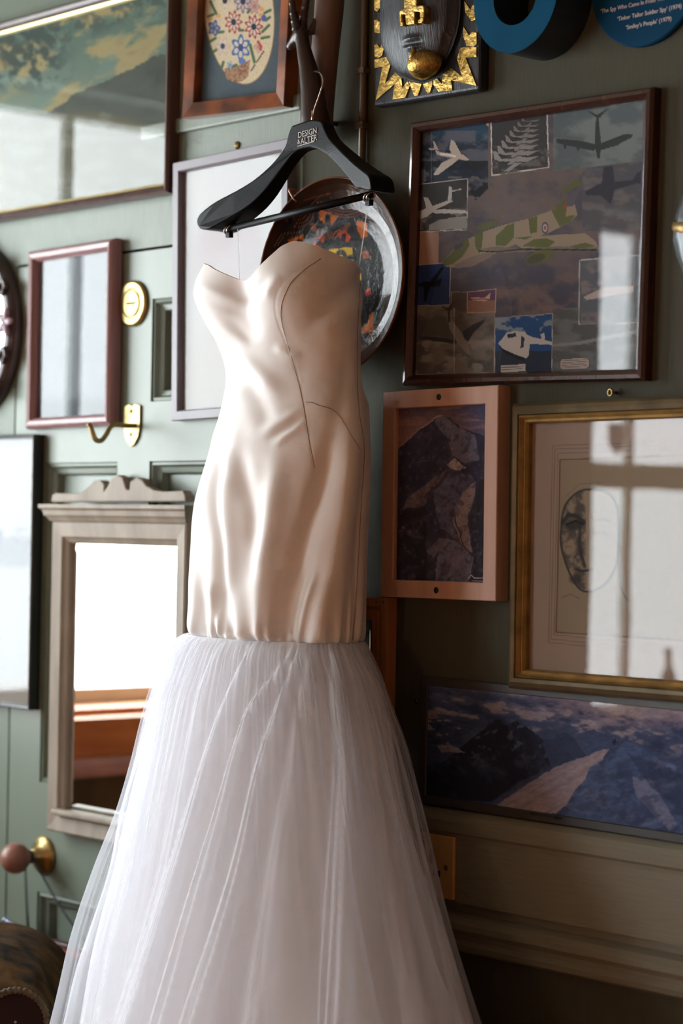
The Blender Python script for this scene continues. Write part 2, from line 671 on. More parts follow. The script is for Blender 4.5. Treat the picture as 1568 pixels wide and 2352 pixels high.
def extrude_x(prof, x0, x1):
    mb = MB()
    n = len(prof)
    V = [(x0, y, z) for y, z in prof] + [(x1, y, z) for y, z in prof]
    Fc = [(i, (i + 1) % n, n + (i + 1) % n, n + i) for i in range(n)]
    Fc += [tuple(range(n))[::-1], tuple(range(n, 2 * n))]
    return mb.put(V, Fc)

zl = lambda py: at(1300, py)[2]
zA, zB, zC, zD, zE = zl(1902), zl(1965), zl(2117), zl(2150), zl(2228)
dado = [(0.0, zA + 0.004), (-0.006, zA + 0.003), (-0.014, zA - 0.004), (-0.018, zA - 0.012), (-0.018, zB + 0.010), (-0.014, zB + 0.006), (-0.013, zB), (-0.013, zC),
        (-0.002, zC - 0.001), (-0.002, zD + 0.006), (-0.014, zD), (-0.021, zD - 0.008), (-0.021, zD - 0.016), (-0.013, zD - 0.024),
        (-0.012, zE + 0.014), (-0.017, zE + 0.008), (-0.014, zE), (-0.001, zE - 0.006), (0.0, zE - 0.006)]
d_o = struct('trim_2', extrude_x(dado, 0.02, RX - 0.01), m_dado)
fix_normals(d_o)
# thin painted pipe on the wall
xp = at(842, 200)[0]
struct('trim_3', MB().tube([(xp, -0.007, 2.85), (xp, -0.007, 2.3), (xp, -0.007, at(842, 462)[2])], 0.0055, 12), m_copper, smooth=True)
for pyb in (165, 290):
    z = at(842, pyb)[2]
    MB().box(xp - 0.008, xp + 0.008, -0.0145, 0.0, z - 0.004, z + 0.004).build('pipe_clip', m_copper, bpy.data.objects['trim_3'])

# ---- window wall
wl = MB()
ys = [RY] + [v for w in sorted(WIN) for v in w[:2]] + [0.12]
for k in range(0, len(ys), 2):
    wl.box(WX - 0.22, WX, ys[k], ys[k + 1], 0, RZ)
for (y0, y1, z0, z1) in WIN:
    wl.box(WX - 0.22, WX, y0, y1, 0, z0)
    wl.box(WX - 0.22, WX, y0, y1, z1, RZ)
struct('wall_left', wl, m_wall)

for n, (y0, y1, z0, z1) in enumerate(WIN):
    r = bpy.data.objects.new('window_%d' % (n + 1), None)
    COL.objects.link(r)
    r.location = (WX - 0.12, (y0 + y1) / 2, z0)
    r['kind'] = 'structure'
    r['label'] = ['tall two-light window on the side wall nearest the door', 'leaded window with a shield, further along the side wall'][n]
    ORG[r.name] = np.array(r.location)
    X0, X1 = WX - 0.16, WX - 0.10
    fr = MB()
    fr.box(X0, X1, y0, y0 + 0.04, z0, z1).box(X0, X1, y1 - 0.04, y1, z0, z1).box(X0, X1, y0, y1, z0, z0 + 0.045).box(X0, X1, y0, y1, z1 - 0.04, z1)
    fr.build('window_frame', m_white, r)
    if n == 0:
        cuts, zz = [-0.646], []
    else:
        cuts, zz = [y1 - 0.29, y1 - 0.62, y1 - 1.0, y1 - 1.4], [1.76]
    for c in cuts:
        MB().box(X0 + 0.02, X1 - 0.02, c - 0.012, c + 0.012, z0, z1).build('mullion', m_white, r)
    for z in zz:
        MB().box(X0, X1, y0, y1, z - 0.035, z + 0.035).build('transom', m_white, r)
    yy = [y0] + cuts + [y1]
    zq = [z0] + zz + [z1]
    for a in range(len(yy) - 1):
        for b in range(len(zq) - 1):
            V = [(WX - 0.13, yy[a], zq[b]), (WX - 0.13, yy[a + 1], zq[b]), (WX - 0.13, yy[a + 1], zq[b + 1]), (WX - 0.13, yy[a], zq[b + 1])]
            add('pane', V, [(0, 1, 2, 3)], m_pane, r)
    MB().box(WX - 0.10, WX + 0.03, y0 - 0.0, y1, z0, z0 + 0.012).build('window_sill', wood('oak_sill_%d' % n, L3(190, 112, 60), L3(214, 140, 84), 0.4), r)
    if n == 1:
        c = (y1 - 0.235, 1.865)
        sh = [(-0.06, 0.08), (0.06, 0.08), (0.06, -0.02), (0.04, -0.06), (0, -0.09), (-0.04, -0.06), (-0.06, -0.02)]
        V = [(WX - 0.118, c[0] + a * .55, c[1] + b * .5) for a, b in sh] + [(WX - 0.126, c[0] + a * .55, c[1] + b * .5) for a, b in sh]
        Fc = [tuple(range(7)), tuple(range(7, 14))[::-1]] + [(i, (i + 1) % 7, 7 + (i + 1) % 7, 7 + i) for i in range(7)]
        add('painted_shield', V, Fc, M('painted_shield_glass', L3(130, 96, 84), 0.5), r)

# window seat panelling below the first window
t = bpy.data.objects.new('trim_4', None)
COL.objects.link(t)
t.location = (WX + 0.15, -0.8, 0)
t['kind'] = 'structure'
ORG[t.name] = np.array(t.location)
m_seat = wood('orange_oak', L3(176, 96, 48), L3(206, 126, 70), 0.4, st=(3, 3, 20))
y0, y1, z0, z1 = WIN[0]
MB().box(WX + 0.001, WX + 0.10, y0 - 0.1, -0.06, z0 - 0.085, z0 - 0.002).build('seat_back_board', m_seat, t)
MB().box(WX + 0.001, WX + 0.13, y0 - 0.1, -0.06, z0 - 0.125, z0 - 0.085).build('rail', M('pink_wood_rail', L3(176, 132, 128), 0.4), t, bevel=0.012)
MB().box(WX + 0.001, WX + 0.12, y0 - 0.1, -0.06, 0, z0 - 0.125).build('apron', M('olive_upholstery', L3(70, 54, 28), 0.8, var=0.25), t)


# ================================================================== FRAMED PICTURES
GR, GM, GL = (1.30, 1.45, 1.65), 1.5, 0.9        # print colour per photo value: prints stand in weaker light towards the dark end of the wall


class Pic:
    def __init__(s, name, label, cat, x0, x1, z0, z1, ang=0.0, depth=0.02, gap=0.0, lean=0.0):
        s.w, s.h, s.d = x1 - x0, z1 - z0, depth
        s.cx, s.cz, s.ang, s.gap = (x0 + x1) / 2, (z0 + z1) / 2, ang, gap
        s.lean = lean
        off = gap + abs(math.sin(lean)) * s.h / 2
        s.y0 = -off
        s.root = thing(name, label, cat, (s.cx, -off, s.cz), rot=(lean, -ang, 0))

    def world(s, lx, ly, lz):
        cl, sl = math.cos(s.lean), math.sin(s.lean)
        y2 = ly * cl - lz * sl
        z2 = ly * sl + lz * cl
        ca, sa = math.cos(s.ang), math.sin(s.ang)
        return np.stack([s.cx + lx * ca - z2 * sa, s.y0 + y2, s.cz + lx * sa + z2 * ca], -1)

    def frame(s, prof, mat, name='frame', inset=0.0, bevel=0.0, smooth=False):
        w, h = s.w / 2 - inset, s.h / 2 - inset
        mb = MB().rect_sweep(-w, w, -h, h, prof)
        o = add(name, mb.V, mb.F, mat, s.root, local=True, smooth=smooth, bevel=bevel)
        fix_normals(o)
        return o

    def sheet(s, name, inset, y, mat, x0=None):
        w, h = s.w / 2 - inset, s.h / 2 - inset
        return add(name, [(-w, y, -h), (w, y, -h), (w, y, h), (-w, y, h)], [(0, 1, 2, 3)], mat, s.root, local=True)

    def back(s, mat=None, inset=0.004):
        w, h = s.w / 2 - inset, s.h / 2 - inset
        mb = MB().box(-w, w, -0.004, 0.0, -h, h)
        return add('backing_board', mb.V, mb.F, mat or m_gap, s.root, local=True)

    def art(s, inset, y, res, paint, gain, mat=None, name='print', rect=None, base=(128, 128, 128)):
        if rect:
            x0, x1, z0, z1 = rect
        else:
            x0, x1, z0, z1 = -s.w / 2 + inset, s.w / 2 - inset, -s.h / 2 + inset, s.h / 2 - inset
        nx, ny = int((x1 - x0) / res) + 2, int((z1 - z0) / res) + 2
        lx, lz = np.meshgrid(np.linspace(x0, x1, nx), np.linspace(z1, z0, ny))
        ly = np.full(lx.shape, y)
        PX, PY = proj(s.world(lx, ly, lz).reshape(-1, 3))
        cv = Canvas(PX.reshape(lx.shape), PY.reshape(lx.shape), base)
        paint(cv)
        o = add(name, np.stack([lx, ly, lz], -1).reshape(-1, 3), grid_faces(ny, nx), mat or m_art, s.root, local=True)
        paint_mesh(o.data, cv.C, gain)
        return o


def quad(c, y):
    q = [at(p[0], p[1], y)[[0, 2]] for p in c]
    w = (np.linalg.norm(q[1] - q[0]) + np.linalg.norm(q[2] - q[3])) / 2
    h = (np.linalg.norm(q[0] - q[3]) + np.linalg.norm(q[1] - q[2])) / 2
    a = (math.atan2(*(q[1] - q[0])[::-1]) + math.atan2(*(q[2] - q[3])[::-1])) / 2
    m = sum(q) / 4
    return m[0] - w / 2, m[0] + w / 2, m[1] - h / 2, m[1] + h / 2, a


# ---------------------------------------------------------------- aircraft photograph montage
x0, x1, z0, z1, a = quad([(934, 280), (1488, 201), (1481, 871), (925, 887)], -0.020)
P = Pic('framed_montage', 'dark wood frame holding a montage of bomber aircraft photographs', 'picture', x0, x1, z0, z1, a, 0.02)
Z = zc(900, 180, 0.426)


def quadpaint(c, pts, fill, border=None, bw=2.2):
    m = inpoly(c.X, c.Y, pts)
    c.over(m, fill)
    if border is not None:
        d = dline(c.X, c.Y, list(pts) + [pts[0]])
        c.over((d < bw) & m, border)
    return m


def clouds(c, m, c1, c2, sc, seed, lo=0.45, hi=0.65, ys=1.6):
    n = sst(lo, hi, fbm(c.X, c.Y, sc, 5, seed, ys))
    c.over(m * n, c2)


def jet(c, fus, wings, col, dark=None):
    for w_ in wings:
        c.poly(Z(w_), col)
    c.poly(Z(fus), col)


def paint_montage(c):
    t = sst(430, 760, c.Y)[..., None]
    c.C = np.array((92, 82, 78)) * (1 - t) + np.array((66, 62, 70)) * t
    n = fbm(c.X, c.Y, 46, 5, 3, 1.3)
    c.over(sst(0.42, 0.72, n) * (0.35 + 0.5 * sst(560, 740, c.Y)), (112, 92, 82))
    c.over(sst(0.55, 0.3, n) * 0.6, (62, 62, 72))
    # pale mount
    c.poly(Z([(95, 250), (160, 240), (150, 300), (110, 330)]), (150, 118, 100))
    c.poly(Z([(108, 820), (252, 830), (250, 1010), (105, 1010)]), (146, 112, 94))
    # top left colour photo
    p = Z([(155, 262), (480, 212), (518, 262), (518, 595), (455, 657), (300, 660), (118, 580), (122, 300)])
    m = quadpaint(c, p, (40, 46, 56))
    c.over(m * sst(345, 300, c.Y), (38, 62, 76))
    clouds(c, m & (c.Y > 300), 0, (84, 84, 90), 36, 11, 0.42, 0.62)
    clouds(c, m & (c.Y > 370), 0, (36, 38, 40), 40, 19, 0.5, 0.6)
    clouds(c, m & (c.Y > 405), 0, (96, 88, 84), 26, 23, 0.5, 0.62)
    c.poly(Z([(470, 212), (520, 205), (520, 262)]), (160, 126, 106))
    wht = (172, 156, 140)
    jet(c, [(232, 385), (262, 398), (385, 412), (418, 440), (395, 442), (262, 418), (240, 410)], [
        [(318, 330), (335, 338), (375, 412), (322, 405), (308, 380)], [(325, 428), (370, 428), (330, 460), (245, 522), (220, 520), (268, 455)],
        [(220, 335), (232, 345), (250, 385), (228, 382)], [(196, 378), (240, 374), (245, 385), (200, 386)]], wht)
    c.line(Z([(262, 408), (300, 412), (340, 420)]), 2.0, (214, 202, 190))
    c.line(Z([(212, 260), (212, 640)]), 0.8, (130, 130, 130), 0.5)
    # formation photo
    p = Z([(530, 215), (838, 168), (848, 482), (535, 528)])
    m = quadpaint(c, p, (58, 56, 54), (176, 164, 152), 3.0)
    clouds(c, m & (c.Y > 330), 0, (92, 88, 84), 30, 31)
    for k in range(8):
        cx, cy, sz = 660 + 12 * k, 440 - 34 * k + k * k * 0.6, 1.0 - 0.085 * k
        g = (132 - 4 * k, 126 - 4 * k, 120 - 4 * k)
        f = [(cx - 110 * sz, cy - 10 * sz), (cx - 60 * sz, cy - 5 * sz), (cx + 100 * sz, cy - 18 * sz), (cx + 130 * sz, cy - 20 * sz), (cx + 60 * sz, cy + 14 * sz), (cx - 80 * sz, cy + 10 * sz)]
        w1 = [(cx + 20 * sz, cy), (cx + 55 * sz, cy + 2 * sz), (cx - 30 * sz, cy + 62 * sz), (cx - 58 * sz, cy + 62 * sz)]
        tl = [(cx - 108 * sz, cy), (cx - 116 * sz, cy - 48 * sz), (cx - 98 * sz, cy - 46 * sz), (cx - 70 * sz, cy - 6 * sz)]
        for q in (f, w1, tl):
            c.poly(Z(q), g)
        c.line(Z([(cx - 90 * sz, cy + 10 * sz), (cx + 60 * sz, cy + 12 * sz)]), 1.0, (44, 42, 42))
    # underside photo, top right
    p = Z([(868, 165), (1350, 92), (1350, 446), (868, 502)])
    m = quadpaint(c, p, (82, 88, 86))
    clouds(c, m, 0, (104, 108, 104), 60, 41)
    dk = (52, 54, 52)
    for q in ([(1100, 200), (1112, 205), (1128, 360), (1120, 430), (1106, 430), (1092, 360)], [(885, 325), (1000, 335), (1100, 355), (1090, 392), (960, 365), (888, 348)],
              [(1125, 350), (1240, 305), (1300, 298), (1290, 320), (1200, 365), (1125, 388)], [(1050, 172), (1105, 196), (1168, 160), (1120, 212), (1100, 212)]):
        c.poly(Z(q), dk)
    for e in ((932, 362), (1003, 372), (1215, 345)):
        c.ell(900 + e[0] * .426, 180 + e[1] * .426, 3.2, 8, dk)
    # dark delta photo, right
    p = Z([(1028, 486), (1350, 450), (1350, 835), (1024, 822)])
    m = quadpaint(c, p, (76, 74, 76))
    clouds(c, m, 0, (98, 90, 86), 50, 51, ys=2.0)
    for q in ([(1040, 610), (1110, 572), (1330, 540), (1345, 560), (1200, 600), (1180, 680), (1120, 630), (1050, 632)], [(1140, 480), (1190, 470), (1200, 560), (1130, 570)], [(1290, 560), (1320, 510), (1345, 500), (1340, 570)]):
        c.poly(Z(q), (54, 52, 58))
    # white jet photo
    p = Z([(117, 572), (410, 538), (406, 818), (113, 832)])
    m = quadpaint(c, p, (54, 52, 50), (168, 154, 140), 2.0)
    clouds(c, m & (c.Y > 455), 0, (104, 100, 94), 30, 61)
    c.poly(Z([(200, 790), (260, 760), (400, 742), (404, 812), (200, 820)]), (122, 116, 108))
    g = (158, 150, 140)
    for q in ([(128, 745), (150, 715), (200, 695), (310, 655), (330, 662), (240, 705), (190, 745), (140, 765)], [(170, 640), (195, 645), (225, 700), (185, 705)],
              [(200, 712), (280, 705), (400, 712), (402, 728), (230, 728)], [(308, 580), (325, 590), (322, 650), (300, 660)], [(310, 606), (375, 594), (372, 602), (315, 612)]):
        c.poly(Z(q), g)
    # blue silhouette photo
    p = Z([(106, 1010), (318, 990), (312, 1224), (104, 1230)])
    m = quadpaint(c, p, (34, 48, 82), (142, 124, 118), 1.8)
    for q in ([(135, 1110), (180, 1095), (230, 1095), (262, 1080), (270, 1066), (258, 1120), (190, 1125), (150, 1122)], [(270, 1015), (280, 1020), (235, 1095), (205, 1092)], [(172, 1120), (205, 1120), (185, 1200), (172, 1200)]):
        c.poly(Z(q), (14, 14, 22))
    # lower left grey photo
    p = Z([(122, 1232), (318, 1226), (318, 1150), (556, 1148), (550, 1585), (118, 1597)])
    m = quadpaint(c, p, (70, 66, 62), (136, 114, 98), 1.6)
    clouds(c, m, 0, (104, 96, 86), 48, 71, 0.4, 0.7)
    clouds(c, m & (c.Y > 780), 0, (118, 110, 100), 28, 73, 0.5, 0.65)
    dk = (46, 44, 44)
    for q in ([(148, 1392), (240, 1395), (350, 1412), (345, 1432), (200, 1412), (155, 1405)], [(380, 1365), (440, 1325), (500, 1298), (495, 1318), (440, 1370), (410, 1420), (385, 1400)],
              [(262, 1222), (300, 1240), (335, 1190), (318, 1250), (295, 1252)]):
        c.poly(Z(q), dk)
    c.poly(Z([(300, 1300), (320, 1300), (370, 1365), (410, 1440), (428, 1495), (400, 1482), (355, 1430), (310, 1350)]), (112, 106, 98))
    c.line(Z([(305, 1250), (308, 1310)]), 2.4, dk)
    c.line(Z([(335, 1240), (335, 1590)]), 0.9, (170, 166, 160), 0.7)
    # small purple photo
    p = Z([(404, 1150), (562, 1132), (560, 1262), (402, 1267)])
    m = quadpaint(c, p, (84, 60, 78), (146, 120, 104), 2.6)
    c.over(m & (c.Y > 690) & (dline(c.X, c.Y, list(p) + [p[0]]) > 2.6), (120, 88, 74))
    c.poly(Z([(415, 1186), (440, 1180), (500, 1182), (532, 1155), (526, 1190), (500, 1202), (440, 1198)]), (168, 140, 124))
    c.line(Z([(415, 1190), (520, 1190)]), 1.0, (120, 50, 50))
    # nose-on white jet photo
    p = Z([(553, 1290), (867, 1266), (863, 1590), (551, 1594)])
    m = quadpaint(c, p, (36, 66, 102), (146, 138, 132), 1.8)
    clouds(c, m & (c.Y < 770), 0, (110, 116, 120), 34, 81, 0.5, 0.6)
    c.over(m & (c.Y > 806) & (dline(c.X, c.Y, list(p) + [p[0]]) > 1.8), (40, 46, 56))
    w_ = (160, 152, 142)
    c.poly(Z([(572, 1430), (620, 1370), (660, 1362), (720, 1368), (742, 1420), (738, 1490), (725, 1510), (690, 1500), (600, 1460)]), w_)
    c.poly(Z([(700, 1370), (760, 1395), (862, 1420), (862, 1436), (745, 1432), (735, 1450)]), w_)
    c.poly(Z([(800, 1380), (822, 1372), (824, 1415), (808, 1415)]), w_)
    c.poly(Z([(565, 1440), (640, 1480), (720, 1508), (700, 1520), (620, 1492)]), (30, 32, 38))
    c.poly(Z([(695, 1385), (715, 1400), (708, 1450), (692, 1455)]), (44, 50, 60))
    c.poly(Z([(620, 1380), (665, 1372), (670, 1392), (625, 1402)]), (46, 50, 58))
    c.poly(Z([(586, 1548), (720, 1540), (720, 1580), (586, 1585)]), (158, 146, 134))
    c.line(Z([(592, 1558), (712, 1552)]), 0.8, (60, 54, 50))
    c.line(Z([(592, 1570), (700, 1565)]), 0.8, (60, 54, 50))
    # lower right grey photo, inset photo, caption
    p = Z([(866, 1245), (1010, 1236), (1340, 1225), (1335, 1588), (866, 1592)])
    m = quadpaint(c, p, (74, 74, 72))
    clouds(c, m, 0, (92, 92, 88), 50, 91, ys=2.5)
    c.poly(Z([(866, 1432), (1000, 1420), (1340, 1350), (1340, 1372), (1010, 1436), (866, 1446)]), (112, 110, 104))
    p = Z([(1008, 978), (1340, 950), (1338, 1320), (1004, 1328)])
    m = quadpaint(c, p, (80, 82, 84), (150, 144, 138), 2.2)
    clouds(c, m & (c.X > 1334), 0, (110, 98, 94), 34, 95)
    c.poly(Z([(1030, 1180), (1130, 1130), (1300, 1120), (1300, 1150), (1140, 1180), (1050, 1195)]), (150, 134, 126))
    p = Z([(915, 1512), (1050, 1502), (1065, 1520), (1062, 1556), (1045, 1568), (915, 1574), (902, 1556), (903, 1528)])
    quadpaint(c, p, (150, 136, 124), (70, 64, 60), 1.4)
    for k in range(4):
        c.line(Z([(915, 1524 + k * 12), (1050, 1514 + k * 12)]), 0.8, (92, 74, 68))
    # the camouflaged bomber across the middle
    grn, tan = (84, 86, 50), (128, 112, 92)
    fus = [(270, 992), (330, 925), (410, 865), (490, 828), (600, 790), (740, 755), (850, 715), (915, 690), (985, 680), (1000, 735), (960, 775), (850, 830), (700, 880), (560, 940), (470, 995), (360, 1022), (290, 1015)]
    c.poly(Z(fus), tan)
    for g_ in ([(270, 992), (335, 925), (410, 862), (418, 900), (380, 960), (330, 1000), (285, 1012)], [(445, 845), (490, 828), (485, 905), (470, 945), (448, 905)],
               [(560, 850), (620, 792), (660, 780), (655, 860), (610, 905), (560, 900)], [(735, 757), (785, 742), (780, 830), (745, 838)], [(860, 712), (945, 682), (935, 745), (990, 735), (960, 775), (905, 800), (880, 755)]):
        c.poly(Z(g_), grn)
    c.poly(Z([(330, 1010), (430, 960), (560, 925), (530, 965), (430, 1015), (360, 1024)]), (112, 96, 84))
    c.poly(Z([(915, 690), (945, 645), (1025, 570), (990, 650), (975, 690)]), (84, 76, 82))
    c.poly(Z([(900, 610), (940, 590), (990, 540), (1025, 572), (960, 600), (905, 620)]), grn)
    c.poly(Z([(880, 690), (940, 645), (950, 690), (900, 720)]), grn)
    c.poly(Z([(480, 920), (560, 905), (700, 920), (880, 900), (1110, 905), (1110, 925), (880, 932), (600, 940)]), (104, 92, 80))
    c.line(Z([(470, 930), (560, 935), (700, 922), (1100, 925)]), 1.6, (40, 38, 36))
    c.poly(Z([(640, 880), (780, 850), (1040, 835), (1100, 880), (1110, 910), (870, 905), (700, 915)]), tan)
    for g_ in ([(700, 905), (760, 870), (830, 862), (880, 880), (840, 912)], [(660, 860), (760, 850), (720, 870)], [(960, 905), (1040, 885), (1100, 905), (1000, 920)]):
        c.poly(Z(g_), grn)
    c.ell(900 + 795 * .426, 180 + 962 * .426, 34, 14, grn, ang=-18)
    c.ell(900 + 775 * .426, 180 + 972 * .426, 22, 10, (70, 68, 50), ang=-18)
    c.poly(Z([(445, 800), (550, 768), (590, 775), (540, 800), (480, 820)]), grn)
    c.poly(Z([(335, 905), (385, 880), (380, 905), (340, 930)]), (70, 66, 70))
    c.ell(900 + 825 * .426, 180 + 806 * .426, 7.5, 13, (50, 52, 84))
    c.ell(900 + 825 * .426, 180 + 806 * .426, 5.5, 9.5, (150, 140, 130))
    c.ell(900 + 825 * .426, 180 + 806 * .426, 3, 5, (140, 70, 50))
    c.ell(900 + 932 * .426, 180 + 690 * .426, 4, 7, (130, 66, 58))


P.frame([(0, 0), (0, -0.014), (0.003, -0.019), (0.008, -0.020), (0.013, -0.016), (0.015, -0.012), (0.015, 0)], m_mahog)
P.back()
P.art(0.013, -0.006, 0.0011, paint_montage, GR)
P.sheet('glass', 0.014, -0.0095, m_glass)

# ---------------------------------------------------------------- snow peak photograph in pale frame
x0, x1, z0, z1, a = quad([(879, 899), (1144, 885), (1137, 1380), (873, 1371)], -0.024)
P = Pic('framed_peak_photograph', 'pale pine box frame with a photograph of a snowy peak at dusk', 'picture', x0, x1, z0, z1, a, 0.024)
Z2 = zc(840, 870, 0.4643)


def paint_peak(c):
    t = sst(915, 1010, c.Y)[..., None]
    c.C = np.array((70, 58, 70)) * (1 - t) + np.array((126, 92, 82)) * t
    c.over(sst(1000, 1110, c.X) * 0.7, (54, 54, 78))
    c.over(sst(.5, .7, fbm(c.X, c.Y, 60, 4, 5, 5)) * (c.Y < 990) * 0.5, (138, 102, 92))
    X0_, Y0_ = c.X, c.Y
    c.warp(5, 18, 3)
    mt = Z2([(125, 380), (250, 260), (330, 200), (375, 180), (420, 195), (470, 245), (600, 290), (610, 1040), (120, 1040)])
    m = inpoly(c.X, c.Y, mt)
    c.over(m, (46, 44, 58))
    n = fbm(c.X + c.Y * 0.4, c.Y, 30, 5, 9, 0.6)
    c.over(m * sst(0.4, 0.75, n) * 0.6, (72, 68, 84))
    lit = (124, 108, 106)
    mid = (78, 76, 94)
    for q, col in (([(330, 205), (375, 182), (430, 220), (470, 250), (540, 280), (560, 400), (500, 420), (430, 380), (400, 300)], (92, 88, 98)),
                   ([(400, 420), (440, 395), (500, 440), (470, 455), (420, 440)], (150, 132, 124)),
                   ([(350, 540), (420, 470), (520, 470), (545, 520), (530, 620), (460, 680), (430, 780), (370, 740), (335, 600)], mid),
                   ([(480, 560), (545, 505), (535, 600), (505, 680), (515, 790), (525, 860), (480, 830), (430, 700), (440, 640)], lit),
                   ([(165, 660), (230, 570), (330, 500), (420, 440), (350, 520), (310, 570), (290, 630), (215, 640)], (98, 80, 78)),
                   ([(340, 1000), (360, 860), (400, 790), (470, 820), (530, 890), (500, 1030), (350, 1030)], (96, 92, 106)),
                   ([(300, 850), (360, 790), (410, 800), (380, 850), (330, 880)], (92, 84, 92)),
                   ([(175, 740), (190, 715), (215, 725), (200, 740)], (140, 104, 90)), ([(215, 790), (235, 770), (270, 805), (240, 808)], (132, 104, 92)),
                   ([(540, 560), (605, 440), (605, 1030), (505, 1030), (530, 890), (520, 700)], (38, 36, 42)),
                   ([(125, 700), (170, 760), (300, 800), (300, 1030), (125, 1030)], (34, 32, 40)), ([(160, 660), (300, 640), (300, 780), (190, 740)], (36, 33, 40))):
        c.poly(Z2(q), col, 0.85)
    e = fbm(c.X, c.Y, 10, 3, 14)
    g2 = fbm(c.X * 1.5 + c.Y, c.Y * .8 - c.X * .6, 16, 4, 24)
    c.over(m * sst(0.6, 0.78, g2) * 0.3, (96, 92, 104))
    c.over(m * sst(0.42, 0.28, g2) * 0.4, (32, 31, 42))
    c.over(m * sst(0.62, 0.75, e) * 0.25, (140, 126, 122))
    c.over(m * sst(0.4, 0.25, e) * 0.35, (30, 28, 36))
    c.line(Z2([(130, 370), (250, 262), (330, 202), (375, 182)]), 1.6, (140, 112, 102))
    c.line(Z2([(430, 660), (465, 760), (490, 840), (520, 865)]), 1.6, (60, 52, 56))
    c.X, c.Y = X0_, Y0_
    g3 = fbm(c.X * 2 + c.Y, c.Y - c.X, 7, 3, 44)[..., None]
    c.C = c.C * (0.88 + 0.24 * g3)
    c.line(Z2([(505, 990), (520, 970), (535, 985), (580, 985)]), 0.9, (170, 160, 156))
    c.line(Z2([(525, 1000), (582, 1002)]), 0.8, (140, 130, 128))
    c.line(Z2([(562, 1020), (582, 1020)]), 0.7, (140, 130, 128))


P.frame([(0, 0), (0, -0.023), (0.001, -0.024), (0.024, -0.024), (0.025, -0.022), (0.025, 0)], m_pinkframe)
P.back()
P.art(0.0245, -0.016, 0.0010, paint_peak, (1.8, 2.15, 2.6))
P.sheet('glass', 0.0246, -0.0195, m_glass)
for sx, sz in ((0.0, P.h / 2 - 0.012), (0.0, -P.h / 2 + 0.012)):
    mb = MB().lathe([(0.0, -0.0005), (0.0045, -0.0005), (0.0045, 0.0006), (0.0030, 0.0012), (0, 0.0005)], (sx, -0.0242, sz), (0, -1, 0), 16)
    add('screw', mb.V, mb.F, m_black, P.root, local=True, label='black screw head')

# ---------------------------------------------------------------- charcoal portrait in gilt frame
y = -0.026
x0, z1 = at(1175, 926, y)[[0, 2]]
z0 = at(1163, 1580, y)[2]
P = Pic('framed_portrait', 'gilt and olive framed charcoal drawing of a face in a beige mount', 'picture', x0, x0 + 0.345, z0, z1, 0.004, 0.026, 0.006)


def paint_portrait(c):
    c.C[:] = (146, 124, 108)
    c.over(fbm(c.X, c.Y, 60, 3, 4) * 0.25, (124, 106, 92))
    for k, off in enumerate((0, 5, 9)):
        r = [(1277 - off * 1.4 + 4, 1042 - off * 2), (1700, 1025 - off * 2), (1700, 1500 + off * 2), (1268 - off * 1.4 + 4, 1458 + off * 2), (1277 - off * 1.4 + 4, 1042 - off * 2)]
        c.line(r, 1.0, (112, 90, 76), 0.8)
    inner = [(1286, 1056), (1700, 1040), (1700, 1480), (1277, 1452)]
    c.poly(inner, (134, 116, 94))
    c.line(inner + [inner[0]], 1.5, (96, 70, 54))
    ink = (46, 44, 46)
    face = [(1290, 1190), (1298, 1160), (1320, 1135), (1345, 1125), (1390, 1130), (1415, 1160), (1420, 1220), (1416, 1290), (1395, 1335), (1360, 1358), (1330, 1352), (1305, 1310), (1288, 1250), (1290, 1190)]
    c.line(smooth_path(face, 80), 2.4, ink, 0.85)
    m = inpoly(c.X, c.Y, face)
    sh = fbm(c.X, c.Y, 16, 4, 8)
    c.over(m * (c.X < 1345) * sst(0.3, 0.65, sh) * 0.8, (64, 57, 54))
    c.over(m * (c.X > 1340) * 0.25, (158, 140, 122))
    c.line([(1292, 1200), (1305, 1182), (1325, 1186), (1340, 1200)], 5, ink, 0.9)
    c.ell(1318, 1208, 20, 10, (50, 46, 46), 0.9, 0.5)
    c.line([(1300, 1205), (1322, 1196), (1338, 1204)], 2.5, (26, 24, 26))
    c.line([(1332, 1205), (1330, 1250), (1335, 1278), (1342, 1300)], 4, ink, 0.75)
    c.ell(1322, 1330, 14, 10, (48, 44, 44), 0.8, 0.5)
    c.line([(1322, 1308), (1338, 1312), (1360, 1308)], 2.4, ink)
    c.line([(1365, 1196), (1385, 1192), (1400, 1198)], 2, ink, 0.5)
    c.line([(1366, 1225), (1385, 1222), (1396, 1230)], 2, ink, 0.5)
    c.line([(1300, 1140), (1330, 1112), (1380, 1108)], 1, (100, 86, 76), 0.6)
    c.line([(1420, 1290), (1424, 1350), (1440, 1380)], 2, ink, 0.5)
    c.line([(1290, 1372), (1310, 1365), (1330, 1375)], 1, ink, 0.4)


P.frame([(0, 0), (0, -0.016), (0.004, -0.022), (0.010, -0.026), (0.015, -0.024), (0.017, -0.018), (0.017, 0)], m_bronzegreen)
P.frame([(0, -0.002), (0, -0.022), (0.003, -0.024), (0.006, -0.018), (0.009, -0.019), (0.011, -0.014), (0.011, -0.002)], m_goldframe, 'gilt_slip', inset=0.0165)
P.back()
P.art(0.026, -0.007, 0.0012, paint_portrait, (1.05, 1.15, 1.25))
P.sheet('glass', 0.027, -0.0125, m_glass)
hk = at(1408, 902, -0.006)
t = thing('screw_eye', 'small brass screw eye above the gilt portrait frame', 'screw eye', (hk[0], 0, hk[2]))
MB().tube([(hk[0], 0, hk[2]), (hk[0], -0.010, hk[2])], 0.0022, 8).build('shank', m_brass, t, smooth=True)
ring = [(hk[0] + 0.0035 * math.cos(k), -0.012, hk[2] + 0.0045 * math.sin(k)) for k in np.linspace(0, 2 * math.pi, 14)[:-1]]
